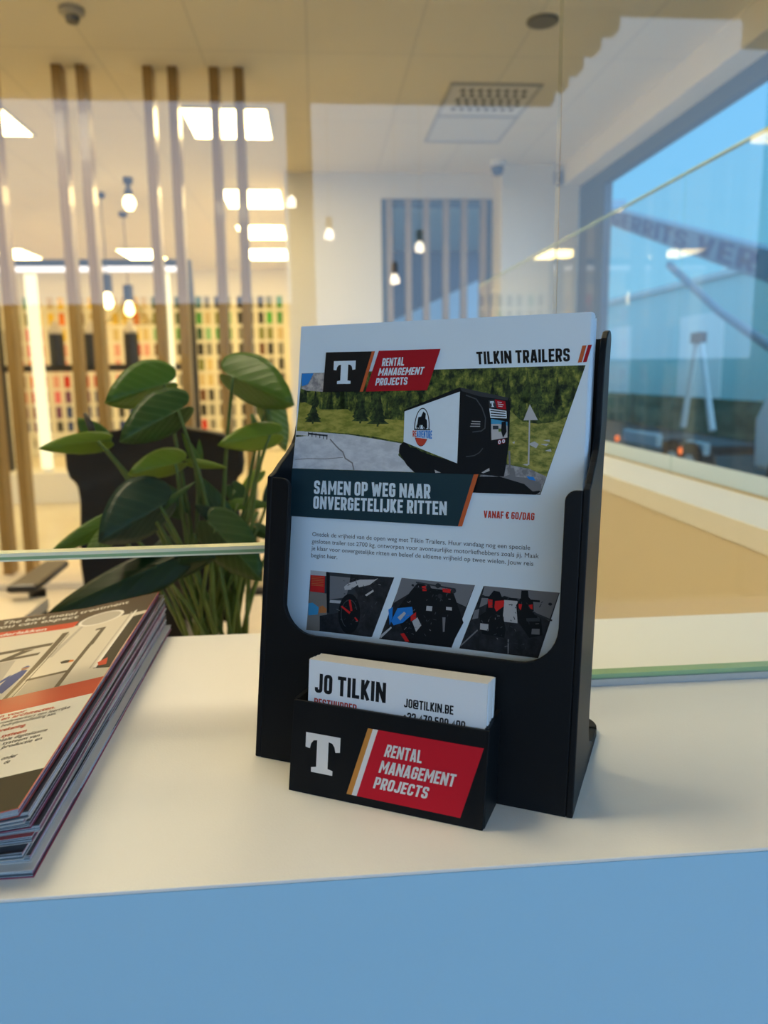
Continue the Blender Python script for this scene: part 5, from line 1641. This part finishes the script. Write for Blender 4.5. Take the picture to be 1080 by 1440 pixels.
for k_, w_ in (('tree1', 1.0), ('tree2', 1.0), ('tree3', 1.0)):
    (tx, ty), (rx_, ry_), (bx, by), (lx, ly) = ART[k_]
    fir(f, bx, by, ty - by, abs(rx_ - lx), 'fir', 5)
    fir(f, bx + .6, by + 1, (ty - by) * .85, abs(rx_ - lx) * .7, 'fir2', 6)
R = ART['rocks']
q = 0
for n_ in (4, 3, 3, 3, 3, 3):
    art(f, R[q:q + n_], 'lgrey', 4); q += n_
art(f, 'pole', 'lgrey', 5); art(f, 'sign', 'lgrey', 6)
f.build('main_photo', FMAT, fl0)
# the trailer in the photograph
f = MB()
art(f, 'under', 'charcoal', 7); art(f, 'under2', 'charcoal', 7)
art(f, 'front', 'charcoal', 8); art(f, 'side', 'white', 8); art(f, 'roof', 'charcoal', 9); art(f, 'frontcap', 'dgrey', 9)
stroke(f, 'arc1', 0.55, 'shine', 10); stroke(f, 'arc2', 0.45, 'shine', 10)
art(f, 'st_dark', 'dgrey', 10); art(f, 'st_red', 'red', 10); art(f, 'st_white', 'white', 10); art(f, 'st_photo', 'lgrey', 10)
a = ART['st_dark']
flat(f, [quadpt((a[0], a[1], a[3], a[2]), .2 + .6 * x, .15 + .7 * y) for x, y in T_SHAPE], fp(11), fi['white'])
a = ART['st_red']
for r_ in range(3):
    stroke(f, [quadpt((a[0], a[1], a[3], a[2]), .22, .76 - .24 * r_), quadpt((a[0], a[1], a[3], a[2]), .62 + .14 * (r_ == 1), .76 - .24 * r_)], .28, 'white', 11)
a = ART['st_white']
for r_ in range(3):
    stroke(f, [quadpt((a[0], a[1], a[3], a[2]), .06, .80 - .29 * r_), quadpt((a[0], a[1], a[3], a[2]), .94, .80 - .29 * r_)], .55, 'dgrey', 11)
a = ART['st_photo']; qd = (a[0], a[1], a[3], a[2])
flat(f, [quadpt(qd, x, y) for x, y in ((0, .75), (.5, .8), (1, .75), (1, 1), (0, 1))], fp(11), fi['cyan'])
flat(f, [quadpt(qd, x, y) for x, y in ((.1, .5), (.45, .52), (.45, .7), (.1, .68))], fp(12), fi['dgrey'])
flat(f, [quadpt(qd, x, y) for x, y in ((.45, .38), (.9, .42), (.9, .58), (.45, .55))], fp(11), fi['green'])
art(f, 'st_man', 'charcoal', 13); art(f, 'st_r1', 'red', 11); art(f, 'st_r2', 'red', 11)
for k_ in ('st_r1', 'st_r2'):
    cx = sum(p[0] for p in ART[k_]) / 4; cy = sum(p[1] for p in ART[k_]) / 4
    disc(f, cx, cy, .7, .9, 'white', 12, 12); disc(f, cx, cy, .3, .4, 'red', 13, 10)
a = ART['w3']
for r_ in range(3):
    stroke(f, [quadpt((a[0], a[1], a[2], a[3]), .12 - .04 * r_, .88 - .38 * r_), quadpt((a[0], a[1], a[2], a[3]), .96, .88 - .38 * r_)], .38, 'lgrey', 11)
# round emblem on the trailer side
e = ART['egg']
cx, cy = (e[1][0] + e[3][0]) / 2, (e[0][1] + e[2][1]) / 2
rx, ry = (e[1][0] - e[3][0]) / 2, (e[0][1] - e[2][1]) / 2
disc(f, cx, cy, rx, ry, 'charcoal', 10, 28); disc(f, cx, cy, rx - .5, ry - .5, 'white', 11, 28)
b = ART['eggbar']; yb = (b[0][1] + b[3][1]) / 2
disc(f, cx, yb - 2.9, rx * .80, ry * .55, 'redink', 12, 16, 180, 360)
art(f, 'moto', 'charcoal', 12)
for w_ in (-.45, .42):
    ringart(f, cx + rx * w_ * .95, yb + 1.35, 1.15, 1.35, .35, 'charcoal', 13, 14)
stroke(f, [(cx - .2, yb + 5.6), (cx + .3, yb + 4.2), (cx + 1.1, yb + 3.0)], .8, 'charcoal', 13)
disc(f, cx + .25, yb + 6.2, .65, .75, 'charcoal', 13, 12)
art(f, 'eggbar', 'charcoal', 14)
q = ART['readv']; qd = tuple(q)
sub = lambda x0, x1: (quadpt(qd, x0, 1), quadpt(qd, x1, 1), quadpt(qd, x0, 0), quadpt(qd, x1, 0))
flat(f, [quadpt(qd, x, y) for x, y in ((-.02, -.08), (1.02, -.08), (1.02, 1.08), (-.02, 1.08))], fp(14), fi['white'])
text_quad(f, 'RE', sub(0, .20), fp(15), fi['redink'], 0.04)
text_quad(f, 'ADVENTURE', sub(.21, 1), fp(15), fi['blue'], 0.04)
# drawbar and ground lights
art(f, 'tow', 'mgrey', 9); art(f, 'towpost', 'mgrey', 10); art(f, 'towblue', 'blue', 10)
art(f, 'towlights', 'lgrey', 10); art(f, 'towlights2', 'lgrey', 10)
f.build('trailer_picture', FMAT, fl0)
# logo block
f = MB()
art(f, 'logo_black', 'black', 16); art(f, 'logo_orange', 'orange', 16); art(f, 'logo_red', 'red', 16)
flat(f, [quadpt(((20.4, 191.0), (32.7, 191.0), (20.4, 179.2), (32.7, 179.2)), x, y) for x, y in T_SHAPE], fp(17), fi['white'])
for s_, k_ in (('RENTAL', 'rental'), ('MANAGEMENT', 'management'), ('PROJECTS', 'projects')):
    text_quad(f, s_, tuple(ART[k_]), fp(17), fi['white'], 0.02)
f.build('logo_block', FMAT, fl0)
f = MB()
text_quad(f, 'TILKIN TRAILERS', tuple(ART['title']), fp(1), fi['black'], 0.03)
art(f, 's1', 'orange', 1); art(f, 's2', 'red', 1)
f.build('title_lettering', FMAT, fl0)
f = MB()
art(f, 'banner', 'navy', 16); art(f, 'bstripe', 'orange', 16)
text_quad(f, 'SAMEN OP WEG NAAR', ((12.6, 129.3), (75.95, 129.3), (12.6, 122.3), (76.3, 122.3)), fp(17), fi['white'], 0.03)
text_quad(f, 'ONVERGETELIJKE RITTEN', ((12.6, 121.2), (84.75, 121.2), (12.7, 114.6), (84.95, 114.6)), fp(17), fi['white'], 0.03)
f.build('headline_banner', FMAT, fl0)
f = MB()
text_quad(f, 'VANAF € 60/DAG', ((103.1, 117.65), (127.3, 117.65), (103.2, 114.25), (127.2, 114.25)), fp(1), fi['redink'], 0.025)
for s_, u1, v in (('Ontdek de vrijheid van de open weg met Tilkin Trailers. Huur vandaag nog een speciale', 126.0, 100.4), ('gesloten trailer tot 2700 kg, ontworpen voor avontuurlijke motorliefhebbers zoals jij. Maak', 130.2, 96.75),
                  ('je klaar voor onvergetelijke ritten en beleef de ultieme vrijheid op twee wielen. Jouw reis', 127.8, 93.1), ('begint hier.', 27.7, 89.45)):
    text_line(f, s_, 12.7, u1, v, 2.15, fp(1), fi['ink'], 0.0)
f.build('body_lettering', FMAT, fl0)
# three small photographs
def specks(mb, key, n, x0, x1, y0, y1, layer, seed):
    r_ = random.Random(seed)
    a_ = ART[key]; q_ = (a_[0], a_[1], a_[3], a_[2])
    for _ in range(n):
        x, y = r_.uniform(x0, x1), r_.uniform(y0, y1)
        l, an = r_.uniform(.012, .05), r_.uniform(0, 3.14)
        stroke(mb, [quadpt(q_, x, y), quadpt(q_, x + l * math.cos(an), y + l * math.sin(an))], r_.uniform(.15, .40), r_.choice(['mgrey', 'dgrey', 'dgrey', 'shine', 'shine']), layer)


f = MB()
art(f, 'ph1', 'dgrey', 0)
for k_, m_, l_ in (('a_wall', 'lgrey', 1), ('a_floor', 'brown', 1), ('a_red', 'bred', 2), ('a_blue', 'cyan', 2), ('a_orange', 'tan', 2), ('a_panel', 'mgrey', 1), ('a_panel2', 'lgrey', 1), ('a_post', 'charcoal', 2), ('a_step', 'ground', 2), ('a_dark', 'ground', 3), ('a_fair', 'lgrey', 5), ('a_r1', 'bred', 6), ('a_r2', 'bred', 6), ('a_r3', 'bred', 6), ('a_sil', 'lgrey', 5)):
    art(f, k_, m_, l_)
w_ = ART['a_wheel']
cx, cy = (w_[1][0] + w_[3][0]) / 2, (w_[0][1] + w_[2][1]) / 2
disc(f, cx, cy, (w_[1][0] - w_[3][0]) / 2, (w_[0][1] - w_[2][1]) / 2, 'charcoal', 4, 24)
ringart(f, cx, cy, 4.6, 7.2, .35, 'shine', 5, 24, 20, 250)
a = ART['a_red']
for r_ in range(6):
    stroke(f, [quadpt((a[0], a[1], a[3], a[2]), .08, .9 - .1 * r_), quadpt((a[0], a[1], a[3], a[2]), .92, .9 - .1 * r_)], .25, 'tan', 3)
specks(f, 'ph1', 34, .42, .90, .15, .92, 7, 1)
f.build('motorcycle_photo', FMAT, fl0)
f = MB()
art(f, 'ph2', 'ground', 0)
for k_, m_, l_ in (('b_wall', 'mgrey', 1), ('b_dark', 'charcoal', 2), ('b_blue', 'blue', 4), ('b_blue2', 'blue', 4), ('b_lamp', 'lgrey', 5), ('b_red', 'bred', 4), ('b_red2', 'bred', 4), ('b_red3', 'bred', 4), ('b_red4', 'bred', 4), ('b_plate', 'lgrey', 4), ('b_plate2', 'lgrey', 4), ('b_rail', 'lgrey', 3), ('b_bar', 'dgrey', 4), ('b_fork', 'mgrey', 4), ('b_white', 'lgrey', 3)):
    art(f, k_, m_, l_)
for x, y in ((.40, .90), (.52, .94), (.75, .88), (.60, .78)):
    u, v = quadpt((ART['ph2'][0], ART['ph2'][1], ART['ph2'][3], ART['ph2'][2]), x, y)
    disc(f, u, v, 1.3, 1.2, 'ground', 5, 12)
specks(f, 'ph2', 46, .18, .80, .12, .92, 6, 2)
a = ART['ph2']; q2 = (a[0], a[1], a[3], a[2])
for x_, y_ in ((.30, .86), (.66, .90)):
    stroke(f, [quadpt(q2, x_ - .10, y_ + .03), quadpt(q2, x_ + .12, y_)], .35, 'ground', 6)
    disc(f, *quadpt(q2, x_ - .12, y_ + .05), .7, .6, 'ground', 6, 10)
f.build('motorcycle_photo', FMAT, fl0)
f = MB()
art(f, 'ph3', 'ground', 0)
for k_, m_, l_ in (('c_wall', 'mgrey', 1), ('c_mid', 'lgrey', 2), ('c_panel', 'mgrey', 2), ('c_l', 'charcoal', 3), ('c_r', 'charcoal', 3), ('c_red1', 'bred', 4), ('c_red2', 'bred', 4), ('c_red3', 'bred', 4), ('c_red4', 'bred', 4), ('c_bar', 'charcoal', 4), ('c_seat', 'dgrey', 4), ('c_p1', 'lgrey', 5), ('c_p2', 'mgrey', 5), ('c_rail', 'mgrey', 3), ('c_rail2', 'dgrey', 2), ('c_line', 'mgrey', 2)):
    art(f, k_, m_, l_)
specks(f, 'ph3', 46, .15, .85, .10, .85, 6, 3)
a = ART['ph3']; q3 = (a[0], a[1], a[3], a[2])
for x_, y_ in ((.05, .84), (.93, .82)):
    disc(f, *quadpt(q3, x_, y_), .9, .7, 'ground', 6, 10)
f.build('motorcycle_photo', FMAT, fl0)
